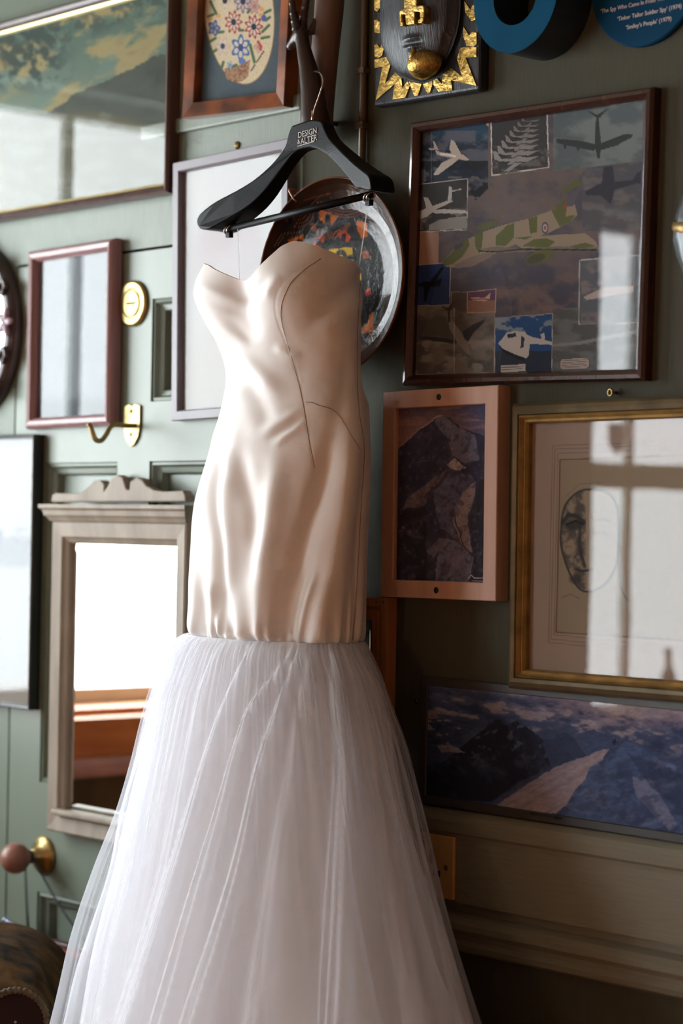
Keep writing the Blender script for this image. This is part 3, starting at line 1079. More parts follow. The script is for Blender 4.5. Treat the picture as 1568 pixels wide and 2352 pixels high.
MB().tube(ring, 0.0016, 8, closed=True).build('eye', m_brass, t, smooth=True)

# ---------------------------------------------------------------- mountain panorama
x0, x1, z0, z1, a = quad([(972, 1553), (1568, 1613), (1568, 1939), (958, 1842)], -0.012)
P = Pic('framed_panorama', 'charcoal framed panorama of cloudy snow mountains under the gilt portrait', 'picture', x0, x1 + 0.045, z0, z1, a + 0.002, 0.012)
Z3 = zc(880, 1500, 0.4388)


def paint_pano(c):
    yy = c.Y - (c.X - 975) * 0.115
    t = sst(1560, 1640, yy)[..., None]
    c.C = np.array((74, 74, 92)) * (1 - t) + np.array((52, 58, 76)) * t
    c.over(sst(1100, 1350, c.X) * sst(1640, 1570, yy) * 0.7, (116, 94, 92))
    n = fbm(c.X, yy, 42, 5, 3, 2.6)
    c.over(sst(0.52, 0.66, n) * sst(1690, 1630, yy), (116, 102, 102))
    c.over(sst(0.45, 0.3, n) * sst(1560, 1600, yy) * 0.8, (34, 42, 60))
    c.warp(3.5, 14, 5)
    mt = Z3([(180, 600), (330, 560), (420, 480), (500, 420), (560, 370), (600, 345), (640, 385), (700, 350), (760, 395), (850, 470), (890, 560), (880, 620), (700, 700), (560, 780), (180, 760)])
    m = inpoly(c.X, c.Y, mt)
    c.over(m, (28, 30, 40))
    c.over(m * sst(0.5, 0.8, fbm(c.X - c.Y * .5, c.Y, 24, 5, 6)) * 0.6, (50, 56, 72))
    c.over(m * sst(1800, 1700, c.Y) * sst(0.6, 0.7, fbm(c.X + c.Y * .6, c.Y, 14, 4, 16)) * 0.6, (92, 88, 96))
    m2 = inpoly(c.X, c.Y, Z3([(830, 470), (950, 410), (1010, 460), (1075, 530), (1000, 580), (880, 600)]))
    c.over(m2, (40, 46, 64))
    m3 = inpoly(c.X, c.Y, Z3([(990, 430), (1100, 400), (1180, 430), (1240, 470), (1190, 510), (1060, 530)]))
    c.over(m3, (52, 60, 80))
    c.over((n > 0.5) * inpoly(c.X, c.Y, Z3([(215, 320), (420, 370), (400, 410), (340, 470), (430, 520), (300, 520), (215, 400)])), (112, 98, 98))
    # valley haze
    c.over(inpoly(c.X, c.Y, Z3([(560, 790), (700, 680), (900, 590), (1080, 540), (900, 640), (700, 740), (600, 800)])) * 0.6, (58, 64, 84))
    # near ridge
    rd = inpoly(c.X, c.Y, Z3([(590, 800), (760, 680), (900, 600), (1080, 530), (1180, 490), (1230, 455), (1330, 480), (1450, 560), (1568, 600), (1568, 960), (900, 840)]))
    c.over(rd, (62, 72, 94))
    c.over(rd * sst(0.45, 0.7, fbm(c.X + c.Y, c.Y - c.X * .3, 30, 5, 26)) * 0.7, (40, 48, 66))
    lit = inpoly(c.X, c.Y, Z3([(590, 800), (760, 680), (900, 600), (1080, 530), (1180, 495), (1150, 560), (1080, 600), (1060, 660), (1000, 720), (960, 790), (900, 845)]))
    c.over(lit, (126, 108, 106))
    u = (c.X - 1140) * 0.85 + (c.Y - 1850) * 1.5
    v = (c.Y - 1850) + (c.X - 1140) * 0.55
    c.over(lit * sst(.5, .72, fbm(v, u, 9, 3, 33, 0.12)) * 0.4, (92, 80, 86))
    c.over(inpoly(c.X, c.Y, Z3([(1300, 650), (1400, 660), (1540, 900), (1500, 930), (1330, 760)])) * 0.6, (110, 104, 114))
    c.over(inpoly(c.X, c.Y, Z3([(1270, 520), (1500, 600), (1568, 640), (1568, 830), (1400, 700)])) * 0.6, (40, 46, 62))
    g3 = fbm(c.X * .7 + c.Y * 1.4, c.Y * 1.2 - c.X * .5, 9, 4, 44)[..., None]
    c.C = c.C * (0.84 + 0.32 * g3)
    c.over(rd * sst(.58, .7, fbm(c.X * .6 + c.Y * 1.3, c.Y - c.X * .4, 26, 5, 61)) * 0.28, (112, 110, 124))
    c.over(rd * (1 - lit) * sst(.5, .36, fbm(c.X * .8 + c.Y, c.Y - c.X * .6, 22, 4, 71)) * 0.4, (34, 40, 58))
    for q in ((1205, 468), (1215, 462)):
        c.ell(880 + q[0] * .4388, 1500 + q[1] * .4388, 2, 6, (24, 22, 26))


P.frame([(0, 0), (0, -0.011), (0.001, -0.012), (0.011, -0.012), (0.012, -0.010), (0.012, 0)], m_darkframe)
P.back()
P.art(0.0115, -0.0095, 0.0012, paint_pano, (1.55, 1.85, 2.3))
P.sheet('glass', 0.0118, -0.0108, m_glass)
ca, sa = math.cos(P.ang), math.sin(P.ang)
c0 = at(1254, 1874, -0.0125)
text_mesh('caption', 'SUMMIT OF MONT BLANC', 0.0052, M('caption_ink', L3(120, 116, 112), 0.6), P.root, (0, 0, 0), (ca, 0, sa), (-sa, 0, ca), 0.0001)
cap = bpy.data.objects['caption']
for v in cap.data.vertices:
    w_ = np.array(v.co) + ORG[P.root.name]
    lx, lz = w_[0], w_[2]
    # caption laid out in the frame's own axes
    dx, dz = c0[0] - P.cx, c0[2] - P.cz
    qx, qz = dx * ca + dz * sa, -dx * sa + dz * ca
    rx, rz = lx * ca + lz * sa, -lx * sa + lz * ca
    v.co = (qx + rx, -0.0123, qz + rz - 0.002)
cap['label'] = 'faint grey caption lettering'

# ---------------------------------------------------------------- landscape painting, top left
y = -0.024
x1, z0 = at(382, 442, y)[[0, 2]]
z1 = at(0, 51, y)[2]
P = Pic('framed_landscape', 'large dark framed landscape painting of a hill under golden clouds', 'painting', x1 - 0.60, x1, z0, z1, 0.0, 0.024)


def paint_land(c):
    t = sst(60, 300, c.Y)[..., None]
    c.C = np.array((104, 128, 116)) * (1 - t) + np.array((134, 150, 136)) * t
    u = c.Y + c.X * 0.3
    n = fbm(c.X, u, 80, 5, 2, 1.8)
    c.over(sst(.42, .55, n), (170, 160, 118))
    c.over(sst(.6, .75, n) * 0.6, (150, 126, 98))
    c.over(sst(.55, .7, fbm(c.X, u, 50, 4, 12, 2.4)) * 0.6, (120, 146, 136))
    tr = sst(0, 1, (190 - c.X) / 90) * sst(0, 1, (230 - c.Y) / 60)
    c.over(tr * sst(.42, .55, fbm(c.X + c.Y, c.Y - c.X, 22, 5, 22)) * 0.9, (74, 90, 86))
    c.over(sst(180, 150, c.Y + c.X * .4) * sst(.5, .6, fbm(c.X, c.Y, 20, 4, 29)) * 0.6, (82, 92, 88))
    c.warp(5, 24, 9)
    h = inpoly(c.X, c.Y, [(100, 262), (150, 235), (165, 215), (230, 190), (300, 160), (350, 130), (400, 118), (400, 470), (0, 520), (0, 300)])
    c.over(h, (92, 100, 92))
    c.over(h * sst(.4, .7, fbm(c.X + c.Y, c.Y, 50, 5, 32)) * 0.7, (72, 80, 80))
    l = inpoly(c.X, c.Y, [(0, 250), (100, 262), (230, 258), (400, 300), (400, 480), (0, 520)])
    c.over(l, (104, 104, 84))
    c.over(l * sst(.45, .65, fbm(c.X, c.Y, 40, 4, 42, 3)), (122, 126, 112))


P.frame([(0, 0), (0, -0.020), (0.004, -0.024), (0.010, -0.022), (0.014, -0.017), (0.014, 0)], m_paintframe)
P.frame([(0, 0), (0, -0.016), (0.005, -0.014), (0.006, -0.010), (0.006, 0)], M('pale_gilt', L3(214, 196, 140), 0.4, 0.5), 'gilt_slip', inset=0.0135)
P.back()
P.art(0.019, -0.006, 0.0022, paint_land, 0.66, m_artcanvas, name='canvas')
P.sheet('glass', 0.0192, -0.0095, m_glass)

# ---------------------------------------------------------------- embroidered flowers in burl frame
x0, x1, z0, z1, a = quad([(432, -165), (668, -208), (658, 238), (424, 275)], -0.026)
P = Pic('framed_embroidery', 'burl wood frame with embroidered flowers in an oval blue-grey mount', 'picture', x0, x1, z0, z1, a, 0.026)
Z4 = zc(420, 0, 0.1658)


def paint_flowers(c):
    c.C[:] = (66, 78, 86)
    c.over(fbm(c.X, c.Y, 40, 4, 2) * 0.3, (80, 92, 98))
    ox, oy, rx, ry = 420 + 770 * .1658, 20, 480 * .1658, 173
    c.ell(ox, oy, rx + 2, ry + 2, (128, 98, 74), 1, 0.01, -6)
    c.ell(ox, oy, rx, ry, (186, 174, 146), 1, 0.01, -6)
    inside = c.C.copy()
    bx = Z4([(575, 950), (700, 935), (860, 860), (930, 830), (905, 1060), (820, 1125), (690, 1135), (600, 1090)])
    c.poly(bx, (150, 120, 96))
    c.over(inpoly(c.X, c.Y, bx) * sst(.5, .6, vnoise(c.X / 2.2, c.Y / 3)), (120, 86, 66))

    def flower(zx, zy, r, petal, inner, core, n, sq=0.75, rot=0.0):
        cx, cy = 420 + zx * .1658, zy * .1658
        r *= .1658
        a_ = np.arctan2((c.Y - cy), (c.X - cx) / sq)
        d = np.hypot((c.X - cx) / sq, c.Y - cy)
        pr = r * (0.82 + 0.18 * np.cos(n * (a_ + rot)))
        c.over(d < pr, petal)
        c.over((d < pr * 0.74) & (np.cos(n * (a_ + rot)) > -0.45), inner)
        c.over((d > pr * .25) & (d < pr * .74) & (np.cos(n * (a_ + rot)) > -0.45) & (vnoise(a_ * 20, d) > .6), (150, 132, 120))
        c.over(d < r * 0.27, core)

    grn = (62, 88, 62)
    for q in ([(380, 20), (460, 190)], [(350, 230), (420, 200)], [(480, 450), (560, 440)], [(350, 590), (450, 530)], [(400, 735), (460, 690)], [(540, 930), (560, 860)], [(930, 620), (990, 860)],
              [(1100, 440), (1190, 350)], [(1090, 530), (1190, 510)], [(1150, 280), (1200, 240)], [(1130, 180), (1210, 140)], [(640, 940), (740, 900)], [(900, 170), (930, 130)], [(780, 420), (830, 420)]):
        c.line(Z4(q), 3.4, grn, 0.9)
    flower(580, 10, 165, (188, 176, 150), (196, 186, 164), (44, 48, 52), 8)
    flower(830, 20, 170, (112, 98, 128), (186, 176, 160), (52, 50, 84), 8)
    flower(990, 90, 120, (166, 128, 122), (172, 140, 132), (150, 110, 108), 6)
    flower(430, 390, 120, (58, 76, 124), (120, 132, 156), (70, 86, 126), 5)
    flower(700, 305, 170, (146, 60, 70), (200, 188, 172), (40, 54, 62), 9)
    flower(980, 370, 175, (146, 60, 70), (200, 188, 172), (40, 54, 62), 9)
    flower(550, 640, 150, (176, 160, 146), (198, 188, 172), (44, 62, 78), 6)
    flower(800, 660, 190, (66, 104, 150), (200, 190, 176), (58, 72, 116), 6, rot=0.5)
    flower(650, 900, 60, (110, 140, 160), (150, 170, 180), (80, 110, 150), 5)
    flower(1040, 650, 90, (172, 140, 128), (182, 158, 142), (160, 120, 110), 4)
    c.line(Z4([(1040, 575), (1080, 640), (1075, 690)]), 3, (160, 66, 70))
    for q in ((380, 260), (490, 220), (1090, 130), (1080, 210)):
        c.ell(420 + q[0] * .1658, q[1] * .1658, 6, 5, (190, 136, 84), 0.8)
    c.ell(420 + 1120 * .1658, 250 * .1658, 6, 8, (76, 84, 136))
    c.ell(420 + 820 * .1658, 850 * .1658, 8, 7, (84, 108, 156))
    for k in range(9):
        x_, y_ = 950 + k * 20, 970 - k * 31
        if k in (3,):
            continue
        c.line(Z4([(x_ - 12, y_ + 18), (x_ + 2, y_ - 16), (x_ + 14, y_ + 4)]), 1.0, (54, 48, 42))
    # fine stitches
    st = sst(.55, .8, vnoise(c.X * 1.1 + c.Y * .7, c.Y * 1.1 - c.X * .3, 77))
    c.C = c.C * (1 - 0.14 * st[..., None])


P.frame([(0, 0), (0, -0.025), (0.001, -0.026), (0.023, -0.023), (0.024, -0.021), (0.024, 0)], m_burl)
P.back()
P.art(0.0235, -0.008, 0.00085, paint_flowers, 1.25)
P.sheet('glass', 0.0236, -0.0125, m_glass)

# ---------------------------------------------------------------- grey framed drawing
x0, x1, z0, z1, a = quad([(405, 370), (668, 320), (650, 944), (384, 970)], -0.018)
P = Pic('framed_pale_drawing', 'grey framed pale drawing of a pinkish head behind the hanger', 'picture', x0, x1, z0, z1, a, 0.018)


def paint_pale(c):
    c.C[:] = (206, 204, 200)
    c.over(fbm(c.X, c.Y, 90, 3, 3, 0.4) * 0.4, (186, 186, 186))
    c.ell(525, 600, 82, 130, (176, 150, 154), 0.8, 0.25)
    c.ell(560, 640, 60, 90, (190, 178, 180), 0.6, 0.4)
    c.ell(505, 540, 40, 40, (160, 120, 124), 0.5, 0.6)
    c.ell(540, 860, 160, 120, (190, 172, 160), 0.4, 0.4)


P.frame([(0, 0), (0, -0.017), (0.001, -0.018), (0.014, -0.018), (0.016, -0.015), (0.016, 0)], m_greyframe)
P.back()
P.art(0.0155, -0.006, 0.003, paint_pale, 0.45)
P.sheet('glass', 0.0157, -0.009, m_glass)
st = at(541, 333, -0.004)
t = thing('brass_screw', 'round brass screw head above the grey framed drawing', 'screw', (st[0], 0, st[2]))
MB().lathe([(0.0, 0), (0.0062, 0), (0.0062, 0.0015), (0.004, 0.0035), (0.0, 0.004)], (st[0], 0, st[2]), (0, -1, 0), 20).build('head', m_brass, t, smooth=True)
MB().box(st[0] - 0.0007, st[0] + 0.0007, -0.0043, -0.0032, st[2] - 0.004, st[2] + 0.004).build('slot', m_gap, t)

# ---------------------------------------------------------------- small red-brown frame
x0, x1, z0, z1, a = quad([(60, 577), (262, 545), (251, 977), (56, 986)], -0.022)
P = Pic('framed_small_print', 'small reddish wooden frame with a hazy blue-grey print on the door', 'picture', x0, x1, z0, z1, a, 0.022, 0.002)
P.root.rotation_euler[2] = -0.0105          # hangs a touch askew


def paint_small(c):
    c.C[:] = (160, 170, 176)
    c.over(fbm(c.X, c.Y, 50, 4, 8) * 0.5, (130, 144, 156))
    c.over(sst(905, 930, c.Y), (104, 114, 122))


P.frame([(0, 0), (0, -0.012), (0.002, -0.018), (0.007, -0.022), (0.014, -0.020), (0.019, -0.013), (0.020, -0.009), (0.020, 0)], m_redwood)
P.back()
P.art(0.0195, -0.005, 0.003, paint_small, 0.4)
P.sheet('glass', 0.0197, -0.0075, m_glass)

# ---------------------------------------------------------------- black framed pale print at the picture edge
y = -0.022
x1 = at(72, 1300, y)[0]
z1, z0 = at(70, 997, y)[2], at(70, 1632, y)[2]
P = Pic('framed_pale_print', 'thin black frame with a pale print of a ship beside the crested mirror', 'picture', x1 - 0.34, x1, z0, z1, 0.0, 0.022)


def paint_ship(c):
    c.C[:] = (196, 200, 200)
    c.over(sst(1225, 1245, c.Y) * sst(1310, 1295, c.Y), (138, 148, 158))
    c.over(sst(.5, .6, fbm(c.X, c.Y, 18, 3, 4)) * sst(1205, 1225, c.Y) * sst(1265, 1245, c.Y), (110, 122, 140))
    c.over(sst(1560, 1575, c.Y), (190, 182, 172))


P.frame([(0, 0), (0, -0.020), (0.002, -0.022), (0.006, -0.020), (0.007, -0.012), (0.007, 0)], m_black)
P.back()
P.art(0.0068, -0.006, 0.004, paint_ship, 0.4)
P.sheet('glass', 0.0069, -0.009, m_glass)

# ---------------------------------------------------------------- pine frame half hidden behind the skirt
y = -0.020
x1, z1 = at(888, 1374, y)[[0, 2]]
z0 = at(880, 1690, y)[2]
P = Pic('framed_dark_picture', 'orange pine frame around a dark picture, half hidden by the skirt', 'picture', x1 - 0.27, x1, z0, z1, 0.0, 0.020)
P.frame([(0, 0), (0, -0.020), (0.012, -0.020), (0.013, -0.017), (0.017, -0.017), (0.018, -0.020), (0.031, -0.019), (0.033, -0.016), (0.033, 0)], m_pine)
P.frame([(0, 0), (0, -0.008), (0.003, -0.007), (0.003, 0)], m_goldframe, 'gilt_slip', inset=0.046)
P.sheet('mount', 0.032, -0.006, M('brown_mount', L3(66, 48, 38), 0.8))
P.back()
P.art(0.049, -0.0065, 0.004, lambda c: c.over(fbm(c.X, c.Y, 20, 3, 3), (40, 46, 56)), 1.2, base=(20, 24, 32))
for dx in (0.007, 0.0225):
    mb = MB().lathe([(0.0, 0), (0.0015, 0), (0.0, 0.0008)], (P.w / 2 - dx, -0.0202, P.h / 2 - 0.006), (0, -1, 0), 8)
    add('nail', mb.V, mb.F, m_black, P.root, local=True, label='dark nail head')


# ================================================================== OTHER THINGS ON THE WALL
def xz(px, py, y):
    p = at(px, py, y)
    return (p[0], p[2])


# ---------------------------------------------------------------- carved mask panel
ZM = zc(840, 0, 0.185)
yb = -0.020
bl, br = xz(858, 246, yb), xz(1100, 207, yb)
zt_ = xz(860, -190, yb)[1]
t = thing('mask_panel', 'black carved panel with a mask face and gold leaf zigzags', 'wall carving', ((bl[0] + br[0]) / 2, 0, bl[1]))
MB().prism([bl, br, (br[0], zt_), (bl[0], zt_)], yb, -0.001).build('board', m_blackwood, t, bevel=0.005, seg=3)
golds = [
    [(107, 742), (285, 702), (305, 800), (235, 1045), (365, 897), (440, 955), (450, 1090), (515, 1012), (545, 1060), (488, 1210), (330, 1238), (355, 1045), (122, 1245), (205, 830), (107, 845)],
    [(530, 1012), (690, 1042), (645, 1185), (600, 1195)],
    [(705, 1047), (822, 1004), (826, 1045), (790, 1155), (765, 1160)],
    [(835, 1000), (880, 970), (945, 1045), (950, 920), (1060, 845), (1195, 955), (1130, 730), (1170, 590), (1370, 585), (1370, 705), (1235, 715), (1370, 1065), (1055, 995), (1070, 1120), (900, 1140), (838, 1050)],
    [(105, 250), (140, 238), (170, 270), (232, 140), (238, 200), (180, 400), (150, 418), (105, 395)],
    [(105, 560), (140, 545), (175, 600), (242, 430), (248, 500), (200, 690), (150, 722), (108, 700)],
    [(100, -60), (215, -60), (185, 90), (140, 150), (105, 120)],
    [(1220, 10), (1295, 120), (1325, 65), (1365, 65), (1370, 240), (1310, 262), (1230, 150)],
    [(1210, 330), (1280, 440), (1320, 395), (1370, 400), (1375, 545), (1340, 578), (1250, 575), (1205, 440)],
    [(1225, -300), (1300, -190), (1330, -240), (1368, -240), (1372, -70), (1312, -50), (1235, -160)],
]
for g_ in golds:
    pts = [xz(*p, yb - 0.002) for p in ZM(g_)]
    MB().prism(pts, yb - 0.002, yb + 0.002).build('gold_inlay', m_gold, t, label='gold leaf zigzag inlay')
cx = (xz(840 + 240 * .185, 0, yb)[0] + xz(840 + 1212 * .185, 0, yb)[0]) / 2
hw = (xz(840 + 1212 * .185, 0, yb)[0] - xz(840 + 240 * .185, 0, yb)[0]) / 2
zbot = xz(840 + 640 * .185, 1032 * .185, yb)[1]
HF = 0.036


def dome_y(x, z):
    zc0 = zbot + hw * 1.15
    dz = np.minimum(z - zc0, 0) / (hw * 1.15)
    q = np.clip(1 - ((x - cx) / hw) ** 2 - dz ** 2, 0, 1)
    return yb - HF * q ** 0.42


zz = np.linspace(zbot, zt_ - 0.02, 110)
uu = np.linspace(-1, 1, 60)
V = []
for z in zz:
    dz = min(z - (zbot + hw * 1.15), 0) / (hw * 1.15)
    wx = hw * math.sqrt(max(1 - dz * dz, 0.0))
    for u in uu:
        x = cx + wx * u
        q = max(1 - (wx * u / hw) ** 2 - dz * dz, 0)
        y = yb - HF * q ** 0.42
        # rim groove
        e = (1 - abs(u)) * wx
        if e < 0.010:
            y = yb - 0.006
        V.append((x, y, z))
V = np.array(V)
# lips and nose bridge carved out of the face
lipx, lipz = xz(840 + 560 * .185, 530 * .185, -0.055)
d = np.exp(-(((V[:, 0] - lipx) / 0.012) ** 2))
V[:, 1] -= 0.006 * d * np.exp(-((V[:, 2] - lipz - 0.006) / 0.0035) ** 2)
V[:, 1] -= 0.006 * d * np.exp(-((V[:, 2] - lipz + 0.006) / 0.0040) ** 2)
V[:, 1] += 0.006 * d * np.exp(-((V[:, 2] - lipz) / 0.0018) ** 2)
add('face', V, [f[::-1] for f in grid_faces(len(zz), len(uu))], m_blackwood, t, smooth=True, label='smooth black oval mask face')
nose = [(470, -120), (625, -120), (630, 70), (690, 62), (715, 70), (722, 100), (715, 255), (690, 285), (645, 290), (642, 242), (668, 230), (665, 148), (602, 142), (600, 296), (495, 310), (484, 180), (440, 178), (440, 262), (460, 272), (462, 318), (420, 324), (412, 140), (440, 112), (470, 104)]
pts = [xz(*p, -0.064) for p in ZM(nose)]
MB().prism(pts, -0.064, -0.048).build('nose', m_gold, t, bevel=0.0015, label='gold leaf block nose')
ccx, ccz = xz(840 + 640 * .185, 800 * .185, -0.052)
V = []
for j in range(14):
    for i in range(24):
        v = j / 13
        a_ = 2 * math.pi * i / 24
        r = math.sin(v * math.pi / 2)
        V.append((ccx + 0.027 * r * math.cos(a_) * (1 + 0.25 * math.cos(a_)), -0.038 - 0.028 * math.cos(v * math.pi / 2), ccz + (0.0195 if math.sin(a_) < 0 else 0.0225) * r * math.sin(a_)))
add('chin', V, grid_faces(14, 24, True), m_gold, t, smooth=True, label='rounded gold chin')
px_, pz_ = xz(840 + 575 * .185, 660 * .185, -0.060)
MB().tube([(px_, -0.056, pz_ + 0.008), (px_ + 0.001, -0.060, pz_), (px_ + 0.002, -0.061, pz_ - 0.010)], [0.003, 0.0045, 0.005], 10).build('chin_tip', m_gold, t, smooth=True)

# ---------------------------------------------------------------- thick blue letter O
yf = -0.066
cxo = (xz(1091, 0, yf)[0] + xz(1281, 0, yf)[0]) / 2
zbo = xz(1182, 121, yf)[1]
Ro, Ri = (xz(1281, 0, yf)[0] - xz(1091, 0, yf)[0]) / 2 * 1.01, (xz(1235, 0, yf)[0] - xz(1139, 0, yf)[0]) / 2 * 1.04
t = thing('letter_o', 'thick teal blue wooden letter O with dark sides', 'letter', (cxo, 0, zbo))
N = 72
Vf, Ff = [], []
for k in range(N):
    c_, s_ = math.cos(2 * math.pi * k / N), math.sin(2 * math.pi * k / N)
    for r, y in ((Ro, yf), (Ri, yf), (Ro, 0), (Ri, 0)):
        Vf.append((cxo + r * c_, y, zbo + Ro + r * s_))
for k in range(N):
    a_, b_ = k * 4, ((k + 1) % N) * 4
    Ff += [(a_, a_ + 1, b_ + 1, b_), (a_ + 2, b_ + 2, b_ + 3, a_ + 3), (a_, b_, b_ + 2, a_ + 2), (a_ + 1, a_ + 3, b_ + 3, b_ + 1)]
fix_normals(add('body', Vf, Ff, m_bluedark, t))
Vf = [(v[0], yf - 0.0015, v[2]) for v in Vf[::1] if abs(v[1] - yf) < 1e-6]
Ff = [(2 * k, 2 * ((k + 1) % N), 2 * ((k + 1) % N) + 1, 2 * k + 1) for k in range(N)]
add('front_face', Vf, Ff, m_blue, t, label='teal blue front face')

# ---------------------------------------------------------------- blue round plaque
yp = -0.008
pcx, pzb = xz(1476, 106, yp)
Rp = 0.0935
t = thing('round_plaque', 'blue round plaque lettered with three book titles', 'plaque', (pcx, 0, pzb))
MB().lathe([(0.0, 0.0), (Rp, 0.0), (Rp, 0.006), (Rp - 0.002, 0.008), (0.0, 0.008)], (pcx, 0, pzb + Rp), (0, -1, 0), 96).build('disc', m_plaque, t)
for body, p, size in (("\u2018The Spy Who Came In From The Cold\u2019 (1963)", (1480, 6), 0.0078), ("\u2018Tinker Tailor Soldier Spy\u2019 (1974)", (1490, 30), 0.0080), ("\u2018Smiley\u2019s People\u2019 (1979)", (1489, 54), 0.0080)):
    q = xz(p[0], p[1], yp)
    text_mesh('lettering', body, size, m_plaquetext, t, (q[0], yp - 0.0002, q[1] - 0.002), (1, 0, 0), (0, 0, 1), 0.0002)

# ---------------------------------------------------------------- silver wall mask at the edge
ys_ = -0.03
sx_, sz_ = xz(1592, 520, ys_)
t = thing('silver_wall_ornament', 'tapered silver ornament with a gold band, cut by the picture edge', 'wall ornament', (sx_, 0, sz_))
prof = [(0.0, 0.070), (0.020, 0.062), (0.034, 0.045), (0.043, 0.022), (0.046, 0.006), (0.047, -0.012), (0.042, -0.032), (0.032, -0.055), (0.026, -0.078), (0.018, -0.10), (0.0, -0.115)]
V = []
for r, h in prof:
    for k in range(25):
        a_ = math.pi * k / 24
        rr = r * (1 + 0.05 * math.cos(9 * a_))
        V.append((sx_ + rr * math.cos(a_), -0.0005 - rr * 0.75 * math.sin(a_), sz_ + h))
add('body', V, grid_faces(len(prof), 25), m_silver, t, smooth=True)
V = []
for h, g in ((0.012, 1.02), (0.008, 1.08), (0.002, 1.08), (-0.002, 1.02)):
    for k in range(25):
        a_ = math.pi * k / 24
        V.append((sx_ + 0.0465 * g * math.cos(a_), -0.0005 - 0.0465 * g * 0.76 * math.sin(a_), sz_ + h + 0.006 - 0.012 * math.sin(a_)))
add('band', V, grid_faces(4, 25), m_goldframe, t, smooth=True, label='dull gold band')

# ---------------------------------------------------------------- ceramic plate
ypl = -0.040
pc = at(764, 640, ypl)
Rpl = (at(764, 640, ypl)[2] - at(764, 871, ypl)[2])
t = thing('ceramic_plate', 'glossy dark ceramic plate with orange, red and yellow carved pattern', 'plate', (pc[0], 0, pc[2]))
prof = [(0.02, 0.008), (0.30, 0.0075), (0.55, 0.0085), (0.70, 0.012), (0.80, 0.017), (0.88, 0.024), (0.94, 0.031), (0.975, 0.037), (0.99, 0.0395)]
rr_ = np.interp(np.linspace(0, 1, 150), np.linspace(0, 1, len(prof)), [p[0] for p in prof])
hh_ = np.interp(rr_, [p[0] for p in prof], [p[1] for p in prof])
na = 260
A = np.linspace(0, 2 * math.pi, na, endpoint=False)
RR, AA = np.meshgrid(rr_ * Rpl, A, indexing='ij')
HH = np.repeat(hh_[:, None], na, 1)
PV = np.stack([pc[0] + RR * np.cos(AA), -HH, pc[2] + RR * np.sin(AA)], -1)
qx, qy = proj(PV.reshape(-1, 3))
ZP = zc(560, 400, 0.2423)


def paint_plate(c):
    c.C[:] = (62, 38, 26)
    d = np.hypot((c.X - 764) / 158, (c.Y - 640) / 231)
    c.over(d < 0.80, (36, 33, 33))
    c.over((d < 0.80) & (c.X < 640), (50, 38, 32))
    org, red, yel, blk, lnc = (196, 104, 36), (190, 62, 28), (212, 172, 28), (30, 28, 30), (146, 76, 46)
    for base in ([(790, 345), (945, 405), (905, 510), (850, 540), (790, 440), (765, 390)],):
        c.poly(ZP(base), org)
    c.poly(ZP([(500, 640), (640, 580), (640, 650), (700, 690), (620, 740), (510, 720)]), org)
    c.poly(ZP([(1115, 440), (1200, 470), (1210, 600), (1150, 610), (1110, 520)]), org)
    c.poly(ZP([(740, 610), (830, 600), (860, 640), (800, 720), (720, 700)]), red)
    c.poly(ZP([(940, 570), (1005, 535), (1060, 600), (1040, 650), (960, 640)]), red)
    c.poly(ZP([(1150, 740), (1210, 730), (1225, 800), (1170, 810)]), (170, 96, 70))
    c.poly(ZP([(1180, 1110), (1225, 1075), (1240, 1140), (1190, 1160)]), red)
    c.poly(ZP([(880, 720), (1070, 700), (1080, 830), (800, 870), (830, 780)]), yel)
    c.poly(ZP([(1200, 1350), (1260, 1310), (1250, 1500), (1150, 1510), (1170, 1440)]), org)
    c.poly(ZP([(1130, 960), (1145, 940), (1150, 1010), (1135, 1020)]), yel)
    for arr, w_ in (([(852, 410), (858, 520)], 6), ([(740, 470), (830, 510)], 6), ([(960, 440), (900, 520)], 6), ([(760, 640), (810, 690)], 5), ([(850, 600), (830, 690)], 5), ([(1000, 585), (985, 650)], 5), ([(930, 590), (965, 670)], 5), ([(600, 650), (680, 700)], 6), ([(700, 600), (650, 690)], 5)):
        c.line(ZP(arr), w_, blk)
    for e in ((860, 825), (972, 800), (1060, 850)):
        c.ell(560 + e[0] * .2423, 400 + e[1] * .2423, 13, 19, blk)
        c.ell(560 + e[0] * .2423, 400 + e[1] * .2423, 5, 7.5, yel)
    c.poly(ZP([(1160, 1350), (1220, 1340), (1200, 1440), (1170, 1410)]), blk)
    for k in range(4):
        c.line([(560 + (590 + math.cos(q) * (40 + 32 * k)) * .2423, 400 + (370 + math.sin(q) * (40 + 34 * k)) * .2423) for q in np.linspace(-0.6, 2.6, 18)], 0.9, lnc)
        c.line([(560 + (1000 + math.cos(q) * (150 + 34 * k)) * .2423, 400 + (230 + math.sin(q) * (110 + 26 * k)) * .2423) for q in np.linspace(0.8, 2.9, 18)], 0.9, lnc)
        c.line([(560 + (870 + math.cos(q) * (150 + 10 * k)) * .2423, 400 + (450 + math.sin(q) * (110 + 18 * k)) * .2423) for q in np.linspace(0.2, 2.9, 18)], 0.8, lnc)
    for arr in ([(370, 700), (440, 580), (620, 560)], [(400, 690), (460, 600)], [(640, 260), (750, 225), (880, 190)], [(700, 300), (790, 210)], [(840, 190), (880, 240)], [(490, 690), (540, 600)]):
        c.line(ZP(arr), 0.9, lnc)


